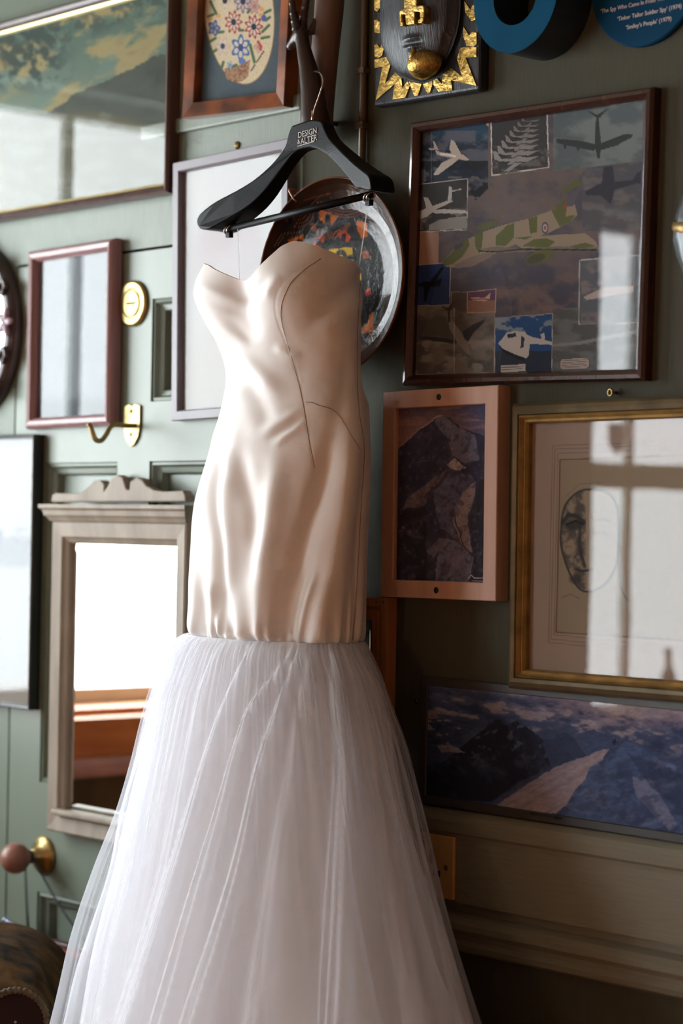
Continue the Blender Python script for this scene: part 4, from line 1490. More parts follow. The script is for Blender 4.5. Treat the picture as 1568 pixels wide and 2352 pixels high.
cv = Canvas(qx.reshape(RR.shape), qy.reshape(RR.shape), (60, 40, 30))
paint_plate(cv)
po = add('glazed_face', PV.reshape(-1, 3), [f[::-1] for f in grid_faces(len(rr_), na, True)], m_artplate, t, smooth=True)
paint_mesh(po.data, cv.C, 0.9)
mb = MB().lathe([(0.62 * Rpl, 0.001), (0.93 * Rpl, 0.022), (0.995 * Rpl, 0.037), (1.0 * Rpl, 0.040), (0.992 * Rpl, 0.0412), (0.984 * Rpl, 0.0392)], (pc[0], 0, pc[2]), (0, -1, 0), 96)
mb.F = mb.F[:-2]
mb.build('rim', M('chestnut_glaze', L3(120, 66, 34), 0.2, coat=0.6, var=0.2), t, smooth=True)
cl = at(687, 450, -0.044)
t.rotation_euler[2] = 0.07                   # hangs turned a little towards the room
t.location[1] = -0.011
pth = smooth_path([(cl[0] - 0.004, -0.028, cl[2] + 0.008), (cl[0] - 0.007, -0.040, cl[2] + 0.009), (cl[0] - 0.004, -0.047, cl[2] + 0.006), (cl[0] + 0.004, -0.046, cl[2] - 0.006), (cl[0] + 0.007, -0.042, cl[2] - 0.011)], 24)
MB().tube(pth, 0.0016, 8).build('wire_clip', M('copper_wire', L3(190, 130, 110), 0.3, 0.9), t, smooth=True)


# ---------------------------------------------------------------- antelope carving and staff
def at3(px, py, y):
    return tuple(at(px, py, y))


ya = -0.075
base = at3(728, 318, ya)
t = thing('antelope_carving', 'dark carved wooden antelope head with long ringed horns', 'carving', (base[0], 0, base[2]))


def remesh(o, vox=0.0016, smooth_it=6):
    r = o.modifiers.new('remesh', 'REMESH')
    r.mode = 'VOXEL'
    r.voxel_size = vox
    r.use_smooth_shade = True
    s_ = o.modifiers.new('smooth', 'SMOOTH')
    s_.iterations = smooth_it
    s_.factor = 0.5


mb = MB()
pth = [at3(726, 330, ya), at3(723, 270, ya), at3(717, 210, ya), at3(707, 155, ya), at3(697, 110, ya), at3(694, 88, ya), at3(693, 74, ya)]
mb.tube(pth, [0.0235, 0.0215, 0.0175, 0.0135, 0.0108, 0.0105, 0.009], 20)
pth = [at3(700, 72, ya), at3(692, 76, ya), at3(683, 86, ya), at3(673, 97, ya), at3(666, 106, ya), at3(662, 110, ya)]
mb.tube(pth, [0.008, 0.0115, 0.0100, 0.0072, 0.0062, 0.0045], 16)
mb.tube([at3(724, 300, -0.02), at3(724, 300, ya)], 0.018, 16)
o = mb.build('head_and_neck', m_carving, t, smooth=True)
remesh(o)
for path, ph in (([(682, 70), (677, 45), (672, 15), (670, -30), (668, -110)], 0), ([(694, 64), (699, 30), (704, 0), (708, -40), (712, -110)], 0.5)):
    sp = smooth_path([at3(p[0], p[1], ya + (0.008 if ph else -0.006)) for p in path], 60)
    rad = [(0.0068 - 0.0035 * i / 60) * (1 + 0.16 * max(0, math.sin(i * 0.62 + ph)) ** 3) for i in range(len(sp))]
    MB().tube(sp, rad, 12).build('horn', m_carving, t, smooth=True)
e0 = [at3(704, 78, ya + 0.012), at3(712, 74, ya + 0.018), at3(718, 64, ya + 0.020), at3(721, 52, ya + 0.020), at3(720, 42, ya + 0.020)]
MB().tube(smooth_path(e0, 20), list(np.interp(np.linspace(0, 1, 20), [0, .3, .6, 1], [0.004, 0.0072, 0.006, 0.0008])), 12, sx=0.5).build('ear', m_carving, t, smooth=True)

sb = at3(733, 325, -0.032)
t = thing('wooden_staff', 'thick worn brown wooden staff on the wall behind the antelope', 'staff', (sb[0], 0, sb[2]))
pth = smooth_path([at3(733, 328, -0.034), at3(735, 260, -0.034), at3(742, 165, -0.034), at3(752, 60, -0.034), at3(757, 0, -0.034), at3(766, -140, -0.034)], 30)
MB().tube(pth, list(np.interp(np.linspace(0, 1, len(pth)), [0, .4, 1], [0.0195, 0.0205, 0.0225])), 24).build('shaft', m_staff, t, smooth=True)
MB().tube([(sb[0] + 0.002, 0, sb[2] + 0.03), (sb[0] + 0.002, -0.03, sb[2] + 0.03)], 0.004, 8).build('wall_peg', m_iron, t)

# ---------------------------------------------------------------- coat hanger
yh = -0.135
nb = xz(716, 279, yh)
t = thing('coat_hanger', 'black plastic suit hanger lettered DESIGN &ALTER hanging from the antelope', 'hanger', (nb[0], yh, nb[1]))
top = [(682, 291), (722, 278), (738, 277), (752, 282), (760, 300), (772, 321), (800, 348), (830, 374), (857, 394), (872, 404), (879, 418), (880, 438), (868, 441), (852, 436)]
bot = [(838, 434), (820, 415), (795, 388), (768, 362), (748, 348), (728, 341), (708, 343), (690, 352), (668, 378), (645, 412), (620, 447), (590, 478), (555, 503), (527, 521), (512, 530), (494, 531), (485, 522), (484, 508), (494, 492)]
top2 = [(530, 464), (570, 439), (605, 413), (636, 382), (655, 357), (668, 335), (675, 308)]
outl = smooth_path(top + bot + top2 + [top[0]], 220)[:-1]
pts = [xz(p[0], p[1], yh) for p in outl]
thk = [0.011 + 0.016 * min(max(abs(p[0] - 716) - 50, 0) / 150.0, 1) ** 1.2 for p in outl]
fy = [yh - k for k in thk]
by = [yh + k for k in thk]
# arms bow slightly forward like a shoulder
ho = MB().prism(pts, fy, by).build('body', m_plastic, t, bevel=0.0045, seg=4)
ba, bb_ = at(519, 527, yh), at(852, 447, yh)
MB().tube([ba, bb_], 0.0052, 14).build('trouser_bar', m_plastic, t, smooth=True)
for p in ((527, 527), (848, 452)):
    q = at(p[0], p[1], yh)
    for s_ in (-1, 1):
        rg = [(q[0] + s_ * 0.003 + 0.004 * math.cos(k), yh + 0.007 * math.sin(k), q[2] + 0.006 * math.cos(k)) for k in np.linspace(0, 2 * math.pi, 16)[:-1]]
        MB().tube(rg, 0.0012, 6, closed=True).build('metal_clip', m_steel, t, smooth=True)
    MB().box(q[0] - 0.004, q[0] + 0.004, yh - 0.004, yh + 0.004, q[2] - 0.012, q[2] - 0.004).build('clip_foot', m_plastic, t)
wire = [(717, 285, yh), (718, 268, yh), (722, 250, yh), (732, 222, yh), (740, 196, yh), (741, 180, yh + 0.002), (737, 170, yh + 0.012), (731, 165, yh + 0.030), (718, 164, yh + 0.062), (700, 172, yh + 0.085), (690, 190, yh + 0.088)]
MB().tube(smooth_path([at(*w_) for w_ in wire], 60), 0.0015, 8).build('hook', m_steel, t, smooth=True)
MB().tube([at(717, 286, yh), at(718, 254, yh)], 0.0022, 8).build('hook_ferrule', M('copper_ferrule', L3(196, 150, 120), 0.3, 0.9), t, smooth=True)
# printed lettering, level with the tilted hanger
q0, q1 = xz(684, 320, yh), xz(721, 308, yh)
ta = math.atan2(q1[1] - q0[1], q1[0] - q0[0]) * 0.6
tx, tz = (math.cos(ta), 0, math.sin(ta)), (-math.sin(ta), 0, math.cos(ta))
for body, p, sz, al in (('DESIGN', (684, 317), 0.0118, 'LEFT'), ('ALTER', (690, 332), 0.0125, 'LEFT'), ('&', (683, 330), 0.0085, 'LEFT')):
    q = at(p[0], p[1], yh - 0.0118)
    text_mesh('lettering', body, sz, m_hangtext, t, (q[0], yh - 0.0116, q[2]), tx, tz, 0.0003, al)
a_, b_ = xz(683, 337, yh - 0.0118), xz(721, 326, yh - 0.0118)
MB().prism([a_, b_, (b_[0], b_[1] + 0.0009), (a_[0], a_[1] + 0.0009)], yh - 0.0122, yh - 0.0108).build('printed_line', m_hangtext, t)
a_, b_ = xz(683, 330.6, yh - 0.0118), xz(689, 328.8, yh - 0.0118)
MB().prism([a_, b_, (b_[0], b_[1] + 0.0006), (a_[0], a_[1] + 0.0006)], yh - 0.0122, yh - 0.0108).build('printed_line', m_hangtext, t)

# ---------------------------------------------------------------- brass lock, coat hook, knob with chain, socket
lc = at(302, 697, -0.006)
t = thing('brass_lock', 'round brass lock plate with a key slot on the door', 'lock', (lc[0], 0, lc[2]))
R_ = 0.0385
MB().lathe([(0.0, 0), (R_, 0), (R_, 0.004), (R_ - 0.004, 0.007), (R_ * 0.66, 0.007), (R_ * .62, 0.0045), (R_ * .56, 0.0045), (R_ * .54, 0.008), (0, 0.0085)], (lc[0], 0, lc[2]), (0, -1, 0), 48).build('plate', m_brass, t)
MB().box(lc[0] - 0.010, lc[0] + 0.012, -0.0092, -0.007, lc[2] - 0.0017, lc[2] + 0.0017).build('key_slot', m_gap, t)

hc = at(302, 968, -0.004)
t = thing('coat_hook', 'brass shield-backed coat hook on the door', 'hook', (hc[0], 0, hc[2]))
sh = [(-0.022, 0.026), (-0.008, 0.029), (0.0, 0.026), (0.008, 0.029), (0.022, 0.026), (0.022, -0.010), (0.018, -0.026), (0.008, -0.038), (0, -0.042), (-0.008, -0.038), (-0.018, -0.026), (-0.022, -0.010)]
MB().prism([(hc[0] + a_, hc[2] + b_) for a_, b_ in sh], -0.004, 0).build('backplate', m_brass, t, bevel=0.001)
hp = [at3(310, 978, -0.003), at3(290, 978, -0.02), at3(262, 976, -0.05), at3(251, 985, -0.066), at3(243, 1000, -0.076), at3(232, 1012, -0.088), at3(220, 1010, -0.098), at3(213, 995, -0.104), at3(208, 980, -0.107), at3(203, 974, -0.109)]
MB().tube(smooth_path(hp, 50), 0.0042, 10).build('hook', m_brass, t, smooth=True)
for dz in (0.017, -0.022):
    MB().lathe([(0, 0), (0.004, 0), (0.003, 0.0015), (0, 0.002)], (hc[0] - 0.002, -0.0038, hc[2] + dz), (0, -1, 0), 12).build('screw', m_brass, t, smooth=True)

kc = at(102, 1964, 0.0)
t = thing('door_knob', 'turned brown wooden knob on a brass rose on the door', 'knob', (kc[0], 0, kc[2]))
MB().lathe([(0, 0), (0.034, 0), (0.034, 0.003), (0.029, 0.008), (0.019, 0.011), (0.016, 0.017), (0.013, 0.020), (0.012, 0.028), (0.0, 0.028)], (kc[0], 0, kc[2]), (0, -1, 0), 40).build('rose', m_brass, t, smooth=True)
MB().lathe([(0, 0.027), (0.0115, 0.027), (0.012, 0.036), (0, 0.036)], (kc[0], 0, kc[2]), (0, -1, 0), 24).build('neck', m_iron, t, smooth=True)
kn = []
for k in range(40):
    a_ = math.pi * k / 39
    kn.append((0.0265 * math.sin(a_) * (1 + (0.014 if k % 2 else 0)) + (0.004 if k < 3 else 0), 0.060 - 0.026 * math.cos(a_)))
MB().lathe(kn, (kc[0], 0, kc[2]), (0, -1, 0), 40).build('grip', wood('turned_beech', L3(128, 84, 70), L3(150, 104, 88), 0.4), t, smooth=True)

# chain looped over the knob with a small hanging board
sgz = at(90, 2150, -0.03)[2]
sgx = (at(60, 2150, -0.03)[0], at(215, 2160, -0.03)[0])
t = thing('hanging_chain_board', 'dark wooden board hung on a chain from the door knob', 'sign', ((sgx[0] + sgx[1]) / 2, -0.028, sgz - 0.12))
MB().box(sgx[0], sgx[1], -0.036, -0.020, sgz - 0.12, sgz).build('board', wood('dark_sign_wood', L3(64, 40, 38), L3(86, 58, 54), 0.4), t, bevel=0.003)
MB().box(sgx[0], sgx[1], -0.0375, -0.0365, sgz - 0.016, sgz - 0.010).build('painted_line', M('red_line_paint', L3(150, 70, 60), 0.5), t)
lk = None
ends = [((sgx[0] + 0.004, -0.028, sgz), (kc[0] - 0.012, -0.032, kc[2])), ((sgx[1] - 0.004, -0.028, sgz), (kc[0] + 0.013, -0.032, kc[2]))]
for e_ in ends:
    A_, B_ = np.array(e_[0]), np.array(e_[1])
    n_ = int(np.linalg.norm(B_ - A_) / 0.0068)
    for k in range(n_ + 1):
        p = A_ + (B_ - A_) * k / n_
        p[2] -= 0.012 * math.sin(math.pi * k / n_)
        dr = Vector(B_ - A_).normalized()
        if lk is None:
            rg = [(0.0022 * math.cos(q), 0, 0.0046 * math.sin(q)) for q in np.linspace(0, 2 * math.pi, 11)[:-1]]
            mb = MB().tube(rg, 0.0009, 5, closed=True)
            o = add('chain_link', mb.V, mb.F, m_iron, t, local=True, smooth=True)
            lk = o
        else:
            o = bpy.data.objects.new('chain_link', lk.data)
            COL.objects.link(o)
            o.parent = t
        o.rotation_mode = 'QUATERNION'
        qn = Vector((0, 0, 1)).rotation_difference(dr)
        o.rotation_quaternion = qn @ Matrix.Rotation(math.pi / 2 * (k % 2), 4, 'Z').to_quaternion()
        o.location = Vector(p) - Vector(ORG[t.name])
# twisted cord end on the board
tw = smooth_path([at(10, 2112, -0.045), at(28, 2124, -0.045), at(45, 2144, -0.045), at(60, 2152, -0.045)], 40)
o = MB().tube(tw, [0.0045 * (1 + 0.3 * math.sin(i * 1.1)) for i in range(len(tw))], 8).build('twisted_wire', M('blue_steel', L3(150, 160, 186), 0.3, 0.7), t, smooth=True)

sc_ = at(990, 1987, -0.019)
m_brass2 = M('warm_brass_plate', L3(214, 172, 112), 0.42, 0.3, var=0.1)
t = thing('power_socket', 'brass single power socket behind the edge of the skirt', 'socket', (sc_[0], -0.0135, sc_[2] - 0.0435))
MB().box(sc_[0] - 0.0435, sc_[0] + 0.0435, -0.019, -0.0132, sc_[2] - 0.0435, sc_[2] + 0.0435).build('faceplate', m_brass2, t, bevel=0.0015)
for (dx, dz, w_, h_) in ((0, 0.012, 0.0038, 0.0095), (0.011, -0.010, 0.007, 0.0042), (-0.011, -0.010, 0.007, 0.0042)):
    MB().box(sc_[0] + dx - w_, sc_[0] + dx + w_, -0.0196, -0.0188, sc_[2] + dz - h_, sc_[2] + dz + h_).build('pin_slot', m_gap, t, label='dark pin slot')
for s_ in (-1, 1):
    MB().lathe([(0, 0), (0.0042, 0), (0.003, 0.0012), (0, 0.0014)], (sc_[0] + s_ * 0.029, -0.019, sc_[2]), (0, -1, 0), 14).build('screw', m_brass, t, smooth=True)
MB().box(sc_[0] - 0.024, sc_[0] - 0.013, -0.022, -0.019, sc_[2] + 0.018, sc_[2] + 0.034).build('rocker_switch', m_black, t, bevel=0.001)

pn = at(955, 1610, -0.002)
o = MB().lathe([(0, 0), (0.0035, 0), (0.003, 0.002), (0, 0.003)], (pn[0], 0, pn[2]), (0, -1, 0), 12).build('wall_pin', m_iron, None, smooth=True)
tag(o, 'tiny metal pin in the wall beside the mountain panorama', 'pin')

# ---------------------------------------------------------------- crested mirror
ym = -0.030
x0 = at(113, 1500, ym)[0]
x1 = at(425, 1300, ym)[0]
z1, z0 = at(113, 1196, ym)[2], at(113, 1908, ym)[2]
t = thing('crested_mirror', 'limed wooden wall mirror with a scrolled crest hanging on the door', 'mirror', ((x0 + x1) / 2, 0, z0))
inx = at(152, 1500, -0.022)[0] - x0
iz1, iz0 = z1 - at(152, 1242, -0.022)[2], at(155, 1858, -0.022)[2] - z0
fw_ = 0.030
o = MB().rect_sweep(x0, x1, z0, z1, [(0, 0), (0, -0.028), (0.003, -0.030), (0.026, -0.027), (0.030, -0.022), (0.036, -0.018), (0.038, -0.012), (0.038, 0)]).build('frame', m_limed, t)
fix_normals(o)
sl = MB().box(x0 + 0.026, x1 - 0.026, -0.040, -0.022, z0 + 0.030, z0 + 0.040).build('ledge', m_limed, t, bevel=0.003)
gx0, gx1, gz0, gz1 = x0 + 0.037, x1 - 0.037, z0 + 0.037, z1 - 0.037
bv = 0.016
V = [(gx0, -0.011, gz0), (gx1, -0.011, gz0), (gx1, -0.011, gz1), (gx0, -0.011, gz1), (gx0 + bv, -0.0125, gz0 + bv), (gx1 - bv, -0.0125, gz0 + bv), (gx1 - bv, -0.0125, gz1 - bv), (gx0 + bv, -0.0125, gz1 - bv)]
add('mirror_glass', V, [(4, 5, 6, 7), (0, 1, 5, 4), (1, 2, 6, 5), (2, 3, 7, 6), (3, 0, 4, 7)], m_mirror, t)
MB().box(x0 + 0.004, x1 - 0.004, -0.008, 0, z0 + 0.004, z1 - 0.004).build('backing_board', m_gap, t)
# cornice
cw = 0.016
crn = [(0.0, 0.0), (-0.032, 0.0), (-0.036, 0.006), (-0.040, 0.010), (-0.042, 0.018), (-0.047, 0.022), (-0.047, 0.028), (0.0, 0.028)]
V, Fc = [], []
for sx in (x0, x1):
    for (y, h) in crn:
        k = max(0, -y - 0.030)
        V.append((sx + (-k if sx == x0 else k), y, z1 + h))
n = len(crn)
Fc = [(i, (i + 1) % n, n + (i + 1) % n, n + i) for i in range(n)] + [tuple(range(n))[::-1], tuple(range(n, 2 * n))]
o = add('cornice', V, Fc, m_limed, t)
fix_normals(o)
Z7 = zc(0, 960, 0.4252)
cr = [(275, 455), (280, 415), (300, 405), (380, 408), (430, 405), (470, 375), (505, 338), (540, 335), (562, 362), (560, 395), (578, 372), (600, 325), (635, 308), (660, 322), (680, 385), (698, 390), (700, 345), (735, 320), (765, 335), (790, 368), (830, 390), (880, 398), (985, 392), (1000, 420), (1000, 452)]
pts = [xz(p[0], p[1], -0.022) for p in Z7(cr)]
zm = min(p[1] for p in pts)
pts = [(p[0], max(p[1], z1 + 0.027)) for p in pts]
MB().prism(pts, -0.022, -0.004).build('crest', m_limed, t, bevel=0.002)

# ---------------------------------------------------------------- carved oval mirror at the left edge
fc = at(-60, 760, -0.02)
t = thing('floral_oval_mirror', 'oval mirror in a dark carved flower frame, cut by the picture edge', 'mirror', (fc[0], 0, fc[2] - 0.17))
ax_, az_ = 0.098, 0.122
N = 64
V, Fc = [], []
ringp = [(1.0, -0.014), (1.05, -0.022), (1.16, -0.026), (1.27, -0.020), (1.32, -0.006), (1.30, 0)]
for k in range(N):
    c_, s_ = math.cos(2 * math.pi * k / N), math.sin(2 * math.pi * k / N)
    for g, y in ringp:
        V.append((fc[0] + (ax_ + (g - 1) * 0.10) * c_, y, fc[2] + (az_ + (g - 1) * 0.10) * s_))
o = add('frame', V, [(k * 6 + i, ((k + 1) % N) * 6 + i, ((k + 1) % N) * 6 + i + 1, k * 6 + i + 1) for k in range(N) for i in range(5)], M('dark_carved_wood', L3(58, 46, 48), 0.3, coat=0.3), t, smooth=True)
fix_normals(o)
V = [(fc[0] + ax_ * 1.01 * math.cos(2 * math.pi * k / N), -0.013, fc[2] + az_ * 1.01 * math.sin(2 * math.pi * k / N)) for k in range(N)]
add('mirror_glass', V, [tuple(range(N))], m_mirror, t)
m_petal = M('highlit_carving', L3(150, 128, 138), 0.35, coat=0.3, var=0.2)  # petals paled: window highlights on the dark carving are put into their colour
m_leafc = M('dark_rubbed_carving', L3(60, 46, 48), 0.3, coat=0.3)
for k in range(14):
    ang = 2 * math.pi * k / 14 + 0.06
    bx, bz = fc[0] + (ax_ + 0.018) * math.cos(ang), fc[2] + (az_ + 0.018) * math.sin(ang)
    big = k % 2 == 0
    if big:
        for j in range(5):
            a2 = ang + 2 * math.pi * j / 5
            c2 = Vector((bx + 0.011 * math.cos(a2), -0.030, bz + 0.014 * math.sin(a2)))
            mb = MB()
            for q in range(1):
                V = []
                for u in range(7):
                    for v in range(10):
                        th, ph = math.pi * u / 6, 2 * math.pi * v / 10
                        lx, ly, lz = 0.013 * math.cos(th), 0.006 * math.sin(th) * math.cos(ph), 0.007 * math.sin(th) * math.sin(ph)
                        V.append((c2.x + lx * math.cos(a2) - lz * math.sin(a2), c2.y + ly, c2.z + lx * math.sin(a2) + lz * math.cos(a2)))
                mb.put(V, grid_faces(7, 10, True))
            mb.build('petal', m_petal, t, smooth=True)
    else:
        pth = [(bx + 0.012 * math.cos(q) * (1 - q / 9), -0.028, bz + 0.018 * math.sin(q) * (1 - q / 9)) for q in np.linspace(0, 6.5, 26)]
        MB().tube(pth, list(np.linspace(0.006, 0.003, 26)), 8).build('carved_scroll', m_leafc, t, smooth=True)

# ---------------------------------------------------------------- velvet armchair, scroll arm only in view
axd = np.array([0.74, -0.67, 0.0])
axd /= np.linalg.norm(axd)
e1 = np.array([-axd[1], axd[0], 0.0])       # sideways in the arm's face
fc0 = at(37, 2345, -0.36)                   # middle of the facing
ac = at(-58, 2390, -0.36) - axd * 0.10      # middle of the roll
t = thing('velvet_armchair', 'brown velvet armchair with a rolled arm and rope piping beside the skirt', 'armchair', (ac[0] - 0.2, ac[1] - 0.05, 0.0))
V = []
ns = 150
rings = []
for k in range(5):
    rings.append((fc0 + axd * (0.001 + 0.004 * (1 - k / 4)), 0.010 + 0.034 * k / 4, 0.0))
for k in range(1, 26):
    q = math.pi / 2 * k / 25
    u = math.sin(q)
    rings.append((fc0 * (1 - u) + (ac + axd * 0.10) * u - axd * 0.10 * (1 - math.cos(q)), 0.044 + 0.088 * u, math.sin(2 * q)))
for h in (0.04, 0.10, 0.16):
    rings.append((ac - axd * h, 0.132, 0.0))
for c_, r, w_ in rings:
    for k in range(ns):
        a_ = 2 * math.pi * k / ns
        g = 1 + 0.022 * w_ * math.sin(15 * a_ + 1.5 * math.sin(3 * a_)) * (r / 0.152)
        V.append(c_ + axd * 0.004 * w_ * math.sin(15 * a_ + 0.8) + (e1 * math.cos(a_) + _u0 * math.sin(a_)) * r * g)
o = add('arm_roll', V, grid_faces(len(rings), ns, True), m_velvet, t, smooth=True)
fix_normals(o)
V = [fc0 + axd * (0.0075 - 0.002 * (rr / 0.045) ** 2) + (e1 * math.cos(2 * math.pi * k / 40) + _u0 * math.sin(2 * math.pi * k / 40)) * rr for rr in (0.002, 0.02, 0.034, 0.044) for k in range(40)]
o = add('arm_facing', V, grid_faces(4, 40, True), m_panelvelvet, t, smooth=True, label='dark velvet arm facing')
fix_normals(o)
rp = []
for k in range(200):
    a_ = 2 * math.pi * k / 200
    rp.append(fc0 + axd * 0.005 + (e1 * math.cos(a_) + _u0 * math.sin(a_)) * 0.046)
o = MB().tube(rp, [0.0050 * (1 + 0.18 * math.sin(k * 2 * math.pi / 200 * 40)) for k in range(200)], 10, closed=True).build('rope_piping', m_rope, t, smooth=True, label='twisted rope piping')
# the rest of the chair below and behind the arm
def obox(name, c, du, dv, z0, z1, mat, bev=0.02):
    V = []
    for z in (z0, z1):
        for s1, s2 in ((-1, -1), (1, -1), (1, 1), (-1, 1)):
            p = np.array(c) + axd * du * s1 + e1 * dv * s2
            V.append((p[0], p[1], z))
    return add(name, V, [(3, 2, 1, 0), (4, 5, 6, 7), (0, 1, 5, 4), (1, 2, 6, 5), (2, 3, 7, 6), (3, 0, 4, 7)], mat, t, bevel=bev, seg=3)


acz = ac[2]
c1 = ac - axd * 0.07
fix_normals(obox('arm_panel', c1, 0.09, 0.10, 0.12, acz - 0.06, m_velvet))
c2 = ac - e1 * 0.22 + axd * 0.02
fix_normals(obox('seat_cushion', c2, 0.14, 0.11, 0.30, 0.46, m_velvet))
fix_normals(obox('seat_base', c2, 0.13, 0.11, 0.12, 0.295, m_velvet))
for s1 in (-1, 1):
    for s2 in (-1, 1):
        p = c2 + axd * 0.11 * s1 + e1 * (0.09 * s2)
        MB().tube([(p[0], p[1], 0.004), (p[0], p[1], 0.125)], [0.014, 0.022], 12).build('leg', m_mahog, t, smooth=True)


# ================================================================== WEDDING DRESS
def satin_mat():
    m = M('ivory_satin', (0.77, 0.745, 0.725, 1), 0.5, var=0.02, vscale=30, bump=0.06, bscale=900, bdist=0.0004, sheen=0.15)
    b = m.node_tree.nodes['Principled BSDF']
    b.inputs['Specular IOR Level'].default_value = 0.3
    return m


def tulle_mat(name, alpha, col):
    m = bpy.data.materials.new(name)
    m.use_nodes = True
    nt = m.node_tree
    nt.nodes.clear()
    out = nt.nodes.new('ShaderNodeOutputMaterial')
    mx = nt.nodes.new('ShaderNodeMixShader')
    tr = nt.nodes.new('ShaderNodeBsdfTransparent')
    df = nt.nodes.new('ShaderNodeBsdfDiffuse')
    tl = nt.nodes.new('ShaderNodeBsdfTranslucent')
    df.inputs[0].default_value = col
    tl.inputs[0].default_value = col
    m2 = nt.nodes.new('ShaderNodeMixShader')
    m2.inputs[0].default_value = 0.42
    nt.links.new(df.outputs[0], m2.inputs[1])
    nt.links.new(tl.outputs[0], m2.inputs[2])
    # a net closes up when seen edge-on: cover = 1-(1-alpha)^(1/cos)
    lw = nt.nodes.new('ShaderNodeLayerWeight')
    lw.inputs[0].default_value = 0.5
    cs = nt.nodes.new('ShaderNodeMath')
    cs.operation = 'SUBTRACT'
    cs.inputs[0].default_value = 1.0
    nt.links.new(lw.outputs['Facing'], cs.inputs[1])
    mxx = nt.nodes.new('ShaderNodeMath')
    mxx.operation = 'MAXIMUM'
    mxx.inputs[1].default_value = 0.22
    nt.links.new(cs.outputs[0], mxx.inputs[0])
    iv = nt.nodes.new('ShaderNodeMath')
    iv.operation = 'DIVIDE'
    iv.inputs[0].default_value = 1.0
    nt.links.new(mxx.outputs[0], iv.inputs[1])
    pw = nt.nodes.new('ShaderNodeMath')
    pw.operation = 'POWER'
    pw.inputs[0].default_value = 1 - alpha
    nt.links.new(iv.outputs[0], pw.inputs[1])
    fa = nt.nodes.new('ShaderNodeMath')
    fa.operation = 'SUBTRACT'
    fa.inputs[0].default_value = 1.0
    nt.links.new(pw.outputs[0], fa.inputs[1])
    nt.links.new(fa.outputs[0], mx.inputs[0])
    nt.links.new(tr.outputs[0], mx.inputs[1])
    nt.links.new(m2.outputs[0], mx.inputs[2])
    nt.links.new(mx.outputs[0], out.inputs[0])
    return m


CY, SY = math.cos(YAW), math.sin(YAW)


def section(rows):
    """rows: (py, left px, right px, y of the middle, depth/width) -> functions of height"""
    R = smooth_path(rows, 12 * len(rows))
    T = []
    for py, l, r, yc, rho in R:
        p = at((l + r) / 2, py, yc)
        dep = (p - CAM) @ FW
        h = (r - l) / 2 / F * dep
        a = h / math.sqrt(CY * CY + rho * rho * SY * SY)
        T.append((p[2], p[0], yc, a, rho * a))
    T = np.array(sorted(T, key=lambda v: v[0]))
    return lambda z: [np.interp(z, T[:, 0], T[:, k]) for k in (1, 2, 3, 4)]


def zpy(py, px=640, y=-0.16):
    return at(px, py, y)[2]


body_rows = [(560, 486, 826, -0.148, .62), (600, 480, 829, -0.148, .62), (650, 474, 829, -0.148, .62), (700, 478, 828, -0.148, .62), (750, 489, 827, -0.148, .60), (800, 503, 827, -0.148, .58),
             (860, 514, 828, -0.148, .58), (910, 509, 833, -0.150, .58), (960, 496, 840, -0.150, .58), (1040, 472, 846, -0.150, .58), (1120, 452, 846, -0.150, .58), (1220, 438, 842, -0.150, .58),
             (1330, 431, 837, -0.150, .58), (1400, 428, 834, -0.150, .58), (1455, 426, 831, -0.150, .58), (1520, 425, 830, -0.150, .58)]
sec = section(body_rows)
ZJ = zpy(1466)
phi_k = np.radians([-180, -160, -145, -132, -118, -104, -92, -84, -76, -66, -56, -48, -38, -24, -8, 6, 30, 90, 150, 180])
py_k = [642, 622, 606, 602, 612, 632, 650, 656, 648, 618, 586, 574, 577, 592, 606, 612, 624, 640, 642, 642]
NP, NV = 420, 210
PH = np.linspace(-math.pi, math.pi, NP, endpoint=False)
ztop = np.array([zpy(v) for v in np.interp(PH, phi_k, py_k)])
for _ in range(3):
    ztop = (np.roll(ztop, 1) + 2 * ztop + np.roll(ztop, -1)) / 4
vv = np.linspace(0, 1, NV)
ZZ = ztop[None, :] + (ZJ - ztop[None, :]) * vv[:, None]
PP = np.repeat(PH[None, :], NV, 0)
xc, yc, a_, b_ = sec(ZZ)


def gauss(x, s):
    return np.exp(-(x / s) ** 2)


def adiff(a, b):
    return (a - b + math.pi) % (2 * math.pi) - math.pi


nx_, ny_ = np.cos(PP) / a_, np.sin(PP) / b_
nl = np.hypot(nx_, ny_)
nx_, ny_ = nx_ / nl, ny_ / nl
X = xc + a_ * np.cos(PP)
lim_b = -0.025 - 0.045 * sst(zpy(930), zpy(860), ZZ)          # the back hangs against the wall and the plate
Y = yc + b_ * np.sin(PP) + np.maximum(lim_b - yc - b_, 0) * np.clip(np.sin(PP), 0, 1) ** 5
qx, qy = proj(np.stack([X, Y, ZZ], -1).reshape(-1, 3))
qx, qy = qx.reshape(X.shape), qy.reshape(X.shape)
face = np.clip((nx_ * SY - ny_ * CY) * 2.0 + 0.5, 0, 1)          # folds were studied from the room side
D = np.zeros_like(X)
# cups
zcup = zpy(680)
for ph in (-128, -50):
    D += 0.024 * np.exp(-(adiff(PP, math.radians(ph)) / math.radians(27)) ** 2 - ((ZZ - zcup) / 0.055) ** 2)
D -= 0.010 * np.exp(-(adiff(PP, math.radians(-88)) / math.radians(12)) ** 2 - ((ZZ - zpy(690)) / 0.05) ** 2)


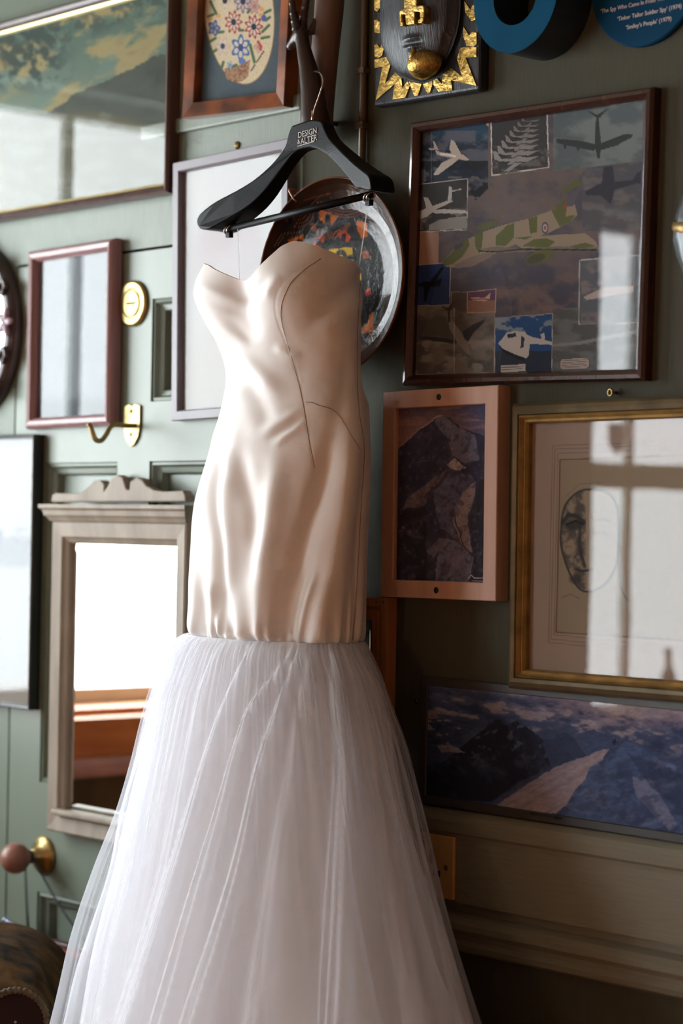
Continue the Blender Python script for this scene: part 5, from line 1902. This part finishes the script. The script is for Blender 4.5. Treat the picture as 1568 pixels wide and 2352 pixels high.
def line_dt(X, Y, pts):
    """distance to a run of points and how far along it the nearest point lies (0..1)"""
    P_ = np.array(pts, float)
    sl = np.r_[0, np.cumsum(np.hypot(*np.diff(P_, axis=0).T))]
    d, tt = np.full(X.shape, 1e9), np.zeros(X.shape)
    sgn = np.zeros(X.shape)
    for i in range(len(P_) - 1):
        (x1, y1), (x2, y2) = P_[i], P_[i + 1]
        dx, dy = x2 - x1, y2 - y1
        L2 = dx * dx + dy * dy + 1e-9
        t = np.clip(((X - x1) * dx + (Y - y1) * dy) / L2, 0, 1)
        q = np.hypot(X - x1 - t * dx, Y - y1 - t * dy)
        m = q < d
        d = np.where(m, q, d)
        tt = np.where(m, (sl[i] + t * math.sqrt(L2)) / sl[-1], tt)
        sgn = np.where(m, np.sign((X - x1) * dy - (Y - y1) * dx), sgn)
    return d, tt, sgn


def ridge(pts, amp, w, asym=1.0, ends=(1, 1)):
    """a fold along a run of points: height amp (m), width w (px); asym widens its right flank; ends fade out"""
    global D
    P_ = smooth_path(pts, 24) if len(pts) > 2 else np.array(pts, float)
    d, tt, sg = line_dt(qx, qy, P_)
    ww = np.where(sg > 0, w * asym, w)
    fade = np.ones_like(tt)
    if ends[0]:
        fade = fade * sst(0, 0.35, tt)
    if ends[1]:
        fade = fade * sst(1, 0.65, tt)
    D = D + amp * face * fade * gauss(d, ww)


# long folds of the skirt part: crests positive, valleys negative
DN = (1, 0)
ridge([(642, 1000), (630, 1150), (604, 1320), (592, 1452)], 0.011, 28, 1.0, DN)
ridge([(785, 930), (740, 1104), (706, 1219), (671, 1353), (646, 1450)], -0.013, 26, 1.0, DN)
ridge([(808, 870), (802, 1000), (788, 1150), (764, 1300), (742, 1400), (736, 1472)], 0.012, 26, 1.2, DN)
ridge([(526, 915), (511, 1010), (496, 1060), (492, 1155), (505, 1283), (522, 1450)], -0.009, 13, 1.0, (1, 0))
ridge([(545, 930), (532, 1040), (520, 1150), (530, 1290), (545, 1450)], 0.006, 20, 1.0, DN)
ridge([(474, 1040), (452, 1160), (446, 1300), (448, 1450)], 0.005, 16, 1.0, DN)
ridge([(540, 1000), (560, 1100), (580, 1190), (572, 1330)], -0.006, 20)
ridge([(830, 990), (828, 1100), (815, 1300), (806, 1470)], -0.004, 10, 1.0, DN)
ridge([(455, 1300), (464, 1380), (470, 1452)], -0.005, 10, 1.0, DN)
ridge([(484, 1320), (490, 1390), (500, 1452)], 0.004, 9, 1.0, DN)
ridge([(732, 1290), (702, 1380), (688, 1456)], 0.006, 11, 1.0, DN)
ridge([(712, 1290), (688, 1370), (668, 1452)], -0.004, 9, 1.0, DN)
# drag lines around the waist
ridge([(590, 996), (640, 970), (700, 938)], 0.0030, 11)
ridge([(605, 1014), (655, 985), (705, 952)], -0.0028, 8)
ridge([(620, 1030), (668, 994), (710, 960)], 0.0026, 9)
ridge([(545, 850), (590, 915), (625, 1000)], -0.004, 24)
ridge([(530, 800), (590, 850), (655, 920)], 0.0035, 18)
# bust
ridge([(480, 648), (525, 682), (572, 712)], 0.0024, 12)
ridge([(480, 676), (520, 702), (560, 722)], -0.0022, 14)
ridge([(650, 632), (600, 668), (555, 696), (535, 706)], -0.0034, 13)
ridge([(836, 632), (780, 680), (735, 725), (680, 762)], -0.0050, 20, 1.0, (0, 1))
ridge([(826, 690), (780, 730), (725, 780)], 0.0035, 26, 1.0, (0, 1))
ridge([(490, 735), (545, 775), (600, 806)], 0.0030, 15)
ridge([(515, 715), (555, 765), (590, 806)], -0.0024, 13)
ridge([(662, 630), (640, 660), (624, 700)], 0.0024, 11)
ridge([(700, 822), (668, 812), (625, 796)], 0.0028, 11)
ridge([(806, 770), (792, 880), (772, 990)], -0.0035, 18)
# soft irregularity
D += face * 0.0022 * (fbm(qx + qy * .5, qy - qx * .4, 80, 2, 5) - .5) * 2
# gathers above the tulle join
hj = (ZZ - ZJ)
gth = np.sin(PP * 46 + 3 * np.sin(PP * 7)) * (0.6 + 0.4 * np.sin(PP * 11 + 1))
D += 0.0035 * gth * np.exp(-hj / 0.018)
D += 0.0040 * np.sin(PP * 19 + 2 * np.sin(PP * 4)) * np.exp(-hj / 0.05)
D -= 0.006 * np.exp(-hj / 0.006)
# seams: narrow grooves
princess = smooth_path([(738, 594), (700, 618), (664, 655), (647, 700), (648, 745), (664, 800), (684, 870), (697, 930), (708, 1000), (722, 1076)], 60)
side = smooth_path([(826, 650), (822, 720), (819, 860), (826, 960), (836, 1040), (826, 1200), (816, 1380), (808, 1470)], 60)
hipseam = smooth_path([(702, 922), (740, 932), (775, 950), (800, 990), (826, 1030)], 40)
for sm, dp in ((princess, 0.0006), (side, 0.0005), (hipseam, 0.0003)):
    D -= dp * face * gauss(dline(qx, qy, [tuple(p) for p in sm]), 2.2)
X, Y = X + nx_ * D, Y + ny_ * D
SP = np.stack([X, Y, ZZ], -1)
root_p = at(640, 1466, -0.16)
dress = thing('wedding_dress', 'strapless ivory satin mermaid wedding dress with a full white tulle skirt', 'dress', (root_p[0], -0.22, 0.0))
m_satin = satin_mat()
bod = add('satin_bodice', SP.reshape(-1, 3), grid_faces(NV, NP, True), m_satin, dress, smooth=True, label='ivory satin bodice with a sweetheart neckline')
LN = np.stack([X - nx_ * 0.003, Y - ny_ * 0.003, ZZ], -1)[:70]
V = np.concatenate([LN.reshape(-1, 3), SP[0]])
Fc = [f[::-1] for f in grid_faces(70, NP, True)] + [(70 * NP + i, i, (i + 1) % NP, 70 * NP + (i + 1) % NP) for i in range(NP)]
add('bodice_lining', V, Fc, M('beige_lining', L3(190, 160, 140), 0.6), dress, smooth=True)
# stitched seam threads
m_thread = M('seam_thread', L3(150, 118, 98), 0.7)


def on_body(px, py):
    i = np.argmin((QX - px) ** 2 + (QY - py) ** 2 + 1e6 * (face.ravel() < 0.3))
    return SP.reshape(-1, 3)[i] + np.array([nx_.ravel()[i], ny_.ravel()[i], 0]) * 0.0007


QX, QY = proj(SP.reshape(-1, 3))
for sm in (princess, side, hipseam):
    pts = np.array([on_body(*p) for p in sm])
    for _ in range(3):
        pts[1:-1] = (pts[:-2] + 2 * pts[1:-1] + pts[2:]) / 4
    MB().tube(pts, 0.00045, 5).build('seam', m_thread, bod, smooth=True)

# clear hanging loops
for (p0, p1) in (((545, 516), (550, 650)), ((846, 452), (824, 614))):
    for s_ in (-0.002, 0.003):
        A_, B_ = at(p0[0], p0[1], yh + s_), at(p1[0], p1[1], -0.13 + s_ * 3)
        MB().tube([A_, (A_ + B_) / 2 + np.array([0.001, 0, 0]), B_], 0.0018, 6, sx=0.35).build('clear_strap', tulle_mat('clear_strap_plastic', 0.3, (0.9, 0.9, 0.9, 1)), dress, smooth=True, label='clear plastic hanging loop')


# ---- skirt layers
def skirt(name, rows, n_list, ampl, shift, seed, mat, nphi=900, nz=100, fine=0.0, label=None, zfine=1.6, top=0.0, folds=None, fk=1.0, dx=0.0):
    r_ = np.random.default_rng(seed)
    sc = section(rows)
    zt, zb = ZJ + top, 0.012
    z = zt + (zb - zt) * np.linspace(0, 1, nz) ** zfine
    ph = np.linspace(-math.pi, math.pi, nphi, endpoint=False)
    Zg, Pg = np.meshgrid(z, ph, indexing='ij')
    xc, yc, a_, b_ = sc(Zg)
    t_ = (zt - Zg)
    grow = np.clip(t_ / 0.85, 0, 1.3) ** 0.8
    r_amp, p_sh = np.zeros_like(Zg), np.zeros_like(Zg)
    for n in n_list:
        p0, p1, am = r_.uniform(0, 6.28), r_.uniform(0, 6.28), r_.uniform(0.6, 1.2)
        drift = 0.5 * np.sin(t_ * r_.uniform(0.8, 2.2) + p1) - 0.25
        arg = n * (Pg + 0.12 * np.sin(2 * Pg + p1)) + p0 + drift
        mod = 0.65 + 0.35 * np.sin(Pg * 3 + p1)
        r_amp += am * mod * np.cos(arg) / len(n_list)
        p_sh += am * mod * np.sin(arg) / n / len(n_list)
    rad = 1 + ampl * grow * r_amp
    if fine:
        rad += fine * np.cos(Pg * 70 + 4 * np.sin(Pg * 9 + seed)) * np.exp(-t_ / 0.10) * (1 - np.exp(-t_ / 0.01))
        rad += fine * 0.6 * np.cos(Pg * 33 + 3 * np.sin(Pg * 5 + seed)) * np.exp(-t_ / 0.30) * (1 - np.exp(-t_ / 0.02))
    Pa = Pg + shift * np.clip(grow * 2.2, 0, 1) * p_sh
    Xs = xc + a_ * rad * np.cos(Pa)
    Ys = yc + b_ * rad * np.sin(Pa) + np.maximum(-0.030 - yc - b_, 0) * np.clip(np.sin(Pa), 0, 1) ** 5
    if folds:
        # overlapping pleats: a steep flank towards the window, a long flank away from it
        qx, qy = proj(np.stack([Xs, Ys, Zg], -1).reshape(-1, 3))
        qx, qy = qx.reshape(Xs.shape), qy.reshape(Xs.shape)
        ux, uy = np.cos(Pa) / a_, np.sin(Pa) / b_
        ul = np.hypot(ux, uy)
        ux, uy = ux / ul, uy / ul
        fc_ = np.clip((ux * SY - uy * CY) * 3.0, 0, 1)
        Df = np.zeros_like(Xs)
        for pts, am, wl, wr in folds:
            am, wl = am * 1.35, wl * 1.5
            P_ = smooth_path(pts, 30)
            P_[:, 0] += dx * np.clip((P_[:, 1] - 1480) / 500, 0, 1.5)
            xl = np.interp(qy, P_[:, 1], P_[:, 0])
            k_ = 0.35 + 0.65 * np.clip((qy - 1470) / 500, 0, 2)
            d = (qx - xl) / k_
            Df = Df + am * k_ * np.where(d < 0, np.exp(-(d / wl) ** 2), np.exp(-(np.abs(d) / wr) ** 1.3)) * sst(1462, 1530, qy)
        Xs, Ys = Xs + ux * Df * fc_ * fk, Ys + uy * Df * fc_ * fk
    lim = -0.028
    Ys = np.where(Ys > lim - 0.03, lim - 0.03 * np.exp(-(Ys - lim + 0.03) / 0.03), Ys)
    V = np.stack([Xs, Ys, Zg], -1).reshape(-1, 3)
    return add(name, V, grid_faces(nz, nphi, True), mat, dress, smooth=True, label=label)


def rows_of(L, Rr, yk, rk, pys=None):
    pys = pys or [1440, 1457, 1475, 1500, 1540, 1600, 1680, 1780, 1900, 2040, 2200, 2352, 2700, 3200, 3760]
    out = []
    for p in pys:
        out.append((p, np.interp(p, *zip(*L)), np.interp(p, *zip(*Rr)), np.interp(p, *zip(*yk)), np.interp(p, *zip(*rk))))
    return out


yk = [(1440, -0.150), (1600, -0.170), (2000, -0.225), (2352, -0.265), (3760, -0.36)]
rk = [(1440, .58), (1600, .58), (2000, .52), (2352, .48), (3760, .5)]
inL = [(1440, 427), (1457, 426), (1475, 412), (1500, 396), (1540, 378), (1600, 356), (1720, 326), (1868, 285), (2021, 252), (2156, 212), (2278, 186), (2352, 172), (2700, 120), (3760, 20)]
inR = [(1440, 830), (1457, 830), (1475, 834), (1500, 842), (1540, 858), (1600, 872), (1750, 898), (1939, 932), (2083, 965), (2246, 1016), (2352, 1055), (2700, 1140), (3760, 1330)]
miL = [(1440, 427), (1457, 424), (1475, 402), (1500, 386), (1540, 368), (1600, 344), (1720, 310), (1896, 257), (2009, 236), (2077, 214), (2236, 158), (2352, 122), (2700, 50), (3760, -80)]
miR = [(1440, 830), (1457, 831), (1475, 838), (1500, 848), (1540, 866), (1600, 884), (1689, 905), (1864, 946), (2062, 995), (2202, 1040), (2352, 1082), (2700, 1180), (3760, 1400)]
ouL = [(1440, 427), (1457, 424), (1475, 400), (1500, 382), (1540, 362), (1600, 336), (1720, 300), (1862, 266), (1933, 233), (2046, 190), (2190, 140), (2352, 100), (2700, 20), (3760, -120)]
ouR = [(1440, 830), (1457, 831), (1475, 840), (1500, 850), (1540, 868), (1600, 890), (1689, 924), (1864, 968), (2062, 1012), (2202, 1055), (2352, 1104), (2700, 1210), (3760, 1440)]
WHT = (0.90, 0.915, 0.97, 1)
m_lin = M('ivory_skirt_lining', (0.90, 0.865, 0.85, 1), 0.7, var=0.02, sheen=0.1)
m_t1 = tulle_mat('soft_white_tulle', 0.34, WHT)
m_t2 = tulle_mat('sheer_white_tulle', 0.12, WHT)
m_t3 = tulle_mat('outermost_sheer_tulle', 0.08, WHT)
FOLDS = [
    ([(510, 1470), (492, 1515), (455, 1640), (392, 2000), (300, 2352), (200, 2700)], 0.012, 12, 60),
    ([(596, 1470), (572, 1502), (505, 1680), (430, 2000), (341, 2352), (250, 2700)], 0.020, 9, 60),
    ([(676, 1484), (640, 1545), (576, 1640), (520, 1880), (421, 2352), (350, 2700)], 0.018, 9, 50),
    ([(690, 1490), (614, 1725), (564, 2000), (488, 2352), (430, 2700)], 0.020, 8, 60),
    ([(718, 1494), (687, 1668), (648, 2000), (616, 2352), (590, 2700)], 0.014, 14, 60),
    ([(756, 1477), (771, 1668), (782, 1745), (780, 2000), (778, 2352), (776, 2700)], 0.026, 7, 80),
    ([(788, 1500), (836, 1668), (882, 2000), (937, 2352), (990, 2700)], 0.016, 8, 40),
    ([(820, 1500), (905, 1783), (935, 2000), (1000, 2352), (1060, 2700)], 0.012, 8, 40),
]


def shrink(L, Rr, k):
    return [(p, np.interp(p, *zip(*L)) * (1 - k) + k * (np.interp(p, *zip(*L)) + np.interp(p, *zip(*Rr))) / 2) for p, _ in L], \
           [(p, np.interp(p, *zip(*Rr)) * (1 - k) + k * (np.interp(p, *zip(*L)) + np.interp(p, *zip(*Rr))) / 2) for p, _ in Rr]


lL, lR = shrink(inL, inR, 0.14)
skirt('skirt_lining', rows_of(lL, lR, yk, rk), [7, 11], 0.08, 0.6, 1, m_lin, 360, 80, label='opaque ivory skirt lining')
lL, lR = shrink(inL, inR, 0.07)
skirt('tulle_layer', rows_of(lL, lR, yk, rk), [13, 19], 0.08, 2.0, 2, m_t1, fine=0.03, folds=FOLDS, fk=0.7, dx=26)
skirt('tulle_layer', rows_of(inL, inR, yk, rk), [11, 17], 0.06, 2.0, 3, m_t1, fine=0.035, folds=FOLDS, fk=0.9, dx=10)
skirt('tulle_layer', rows_of(miL, miR, yk, rk), [12, 16], 0.05, 2.0, 5, m_t2, fine=0.03, folds=FOLDS, fk=1.0)
skirt('tulle_layer', rows_of(ouL, ouR, yk, rk), [9, 14], 0.05, 2.4, 8, m_t3, fine=0.025, folds=FOLDS[1::2], fk=0.6, dx=-16)


# ================================================================== UNSEEN LAMP ADDED AS WARM FILL FOR THE SHADED SIDES
lx, ly = 1.4, -3.6
t = thing('fill_lamp', 'added warm fill lamp on a brass stand with a cream shade, out of the picture', 'lamp', (lx, ly, 0.004))
MB().lathe([(0, 0), (0.15, 0), (0.15, 0.012), (0.05, 0.03), (0.02, 0.05), (0, 0.05)], (lx, ly, 0.004), (0, 0, 1), 32).build('base', m_brass, t, smooth=True)
MB().tube([(lx, ly, 0.05), (lx, ly, 1.42)], 0.011, 12).build('pole', m_brass, t, smooth=True)
V = [(lx + rr * math.cos(2 * math.pi * k / 40), ly + rr * math.sin(2 * math.pi * k / 40), z) for z, rr in ((1.28, 0.21), (1.56, 0.14)) for k in range(40)]
add('shade', V, grid_faces(2, 40, True), tulle_mat('linen_shade', 0.55, (0.85, 0.7, 0.5, 1)), t, smooth=True)
MB().lathe([(0, 1.40), (0.012, 1.40), (0.028, 1.43), (0.030, 1.46), (0.018, 1.485), (0, 1.49)], (lx, ly, 0), (0, 0, 1), 20).build('bulb', tulle_mat('bulb_glass', 0.12, (0.9, 0.85, 0.8, 1)), t, smooth=True)
ld = bpy.data.lights.new('fill_light', 'POINT')
ld.energy = 42
ld.color = (1.0, 0.76, 0.54)
ld.shadow_soft_size = 0.03
lo = bpy.data.objects.new('fill_light', ld)
COL.objects.link(lo)
lo.parent = t
lo.location = (0, 0, 1.452)

# ================================================================== ON THE FAR WINDOW SILL (seen only mirrored in the portrait glass)
sy0, sy1, sz0, sz1 = WIN[1]
bz = sz0 + 0.012
t = thing('amber_bottle', 'brown glass bottle on the far window sill, mirrored in the portrait glass', 'bottle', (WX - 0.03, sy1 - 0.36, bz))
MB().lathe([(0, 0), (0.022, 0), (0.023, 0.01), (0.023, 0.11), (0.010, 0.14), (0.009, 0.175), (0, 0.175)], (WX - 0.03, sy1 - 0.36, bz), (0, 0, 1), 24).build('body', M('amber_glass', L3(120, 64, 36), 0.15, var=0.1), t, smooth=True)
MB().lathe([(0, 0.176), (0.0105, 0.176), (0.0105, 0.192), (0, 0.192)], (WX - 0.03, sy1 - 0.36, bz), (0, 0, 1), 16).build('cap', m_black, t)
t = thing('yellow_carton', 'small yellow carton on the far window sill, mirrored in the portrait glass', 'box', (WX - 0.03, sy1 - 0.235, bz))
MB().box(WX - 0.06, WX, sy1 - 0.29, sy1 - 0.18, bz, bz + 0.075).build('carton', M('yellow_card', L3(204, 160, 52), 0.6), t, bevel=0.002)
MB().box(WX - 0.062, WX + 0.002, sy1 - 0.292, sy1 - 0.178, bz + 0.076, bz + 0.088).build('lid', M('pale_yellow_card', L3(222, 190, 96), 0.6), t, bevel=0.002)
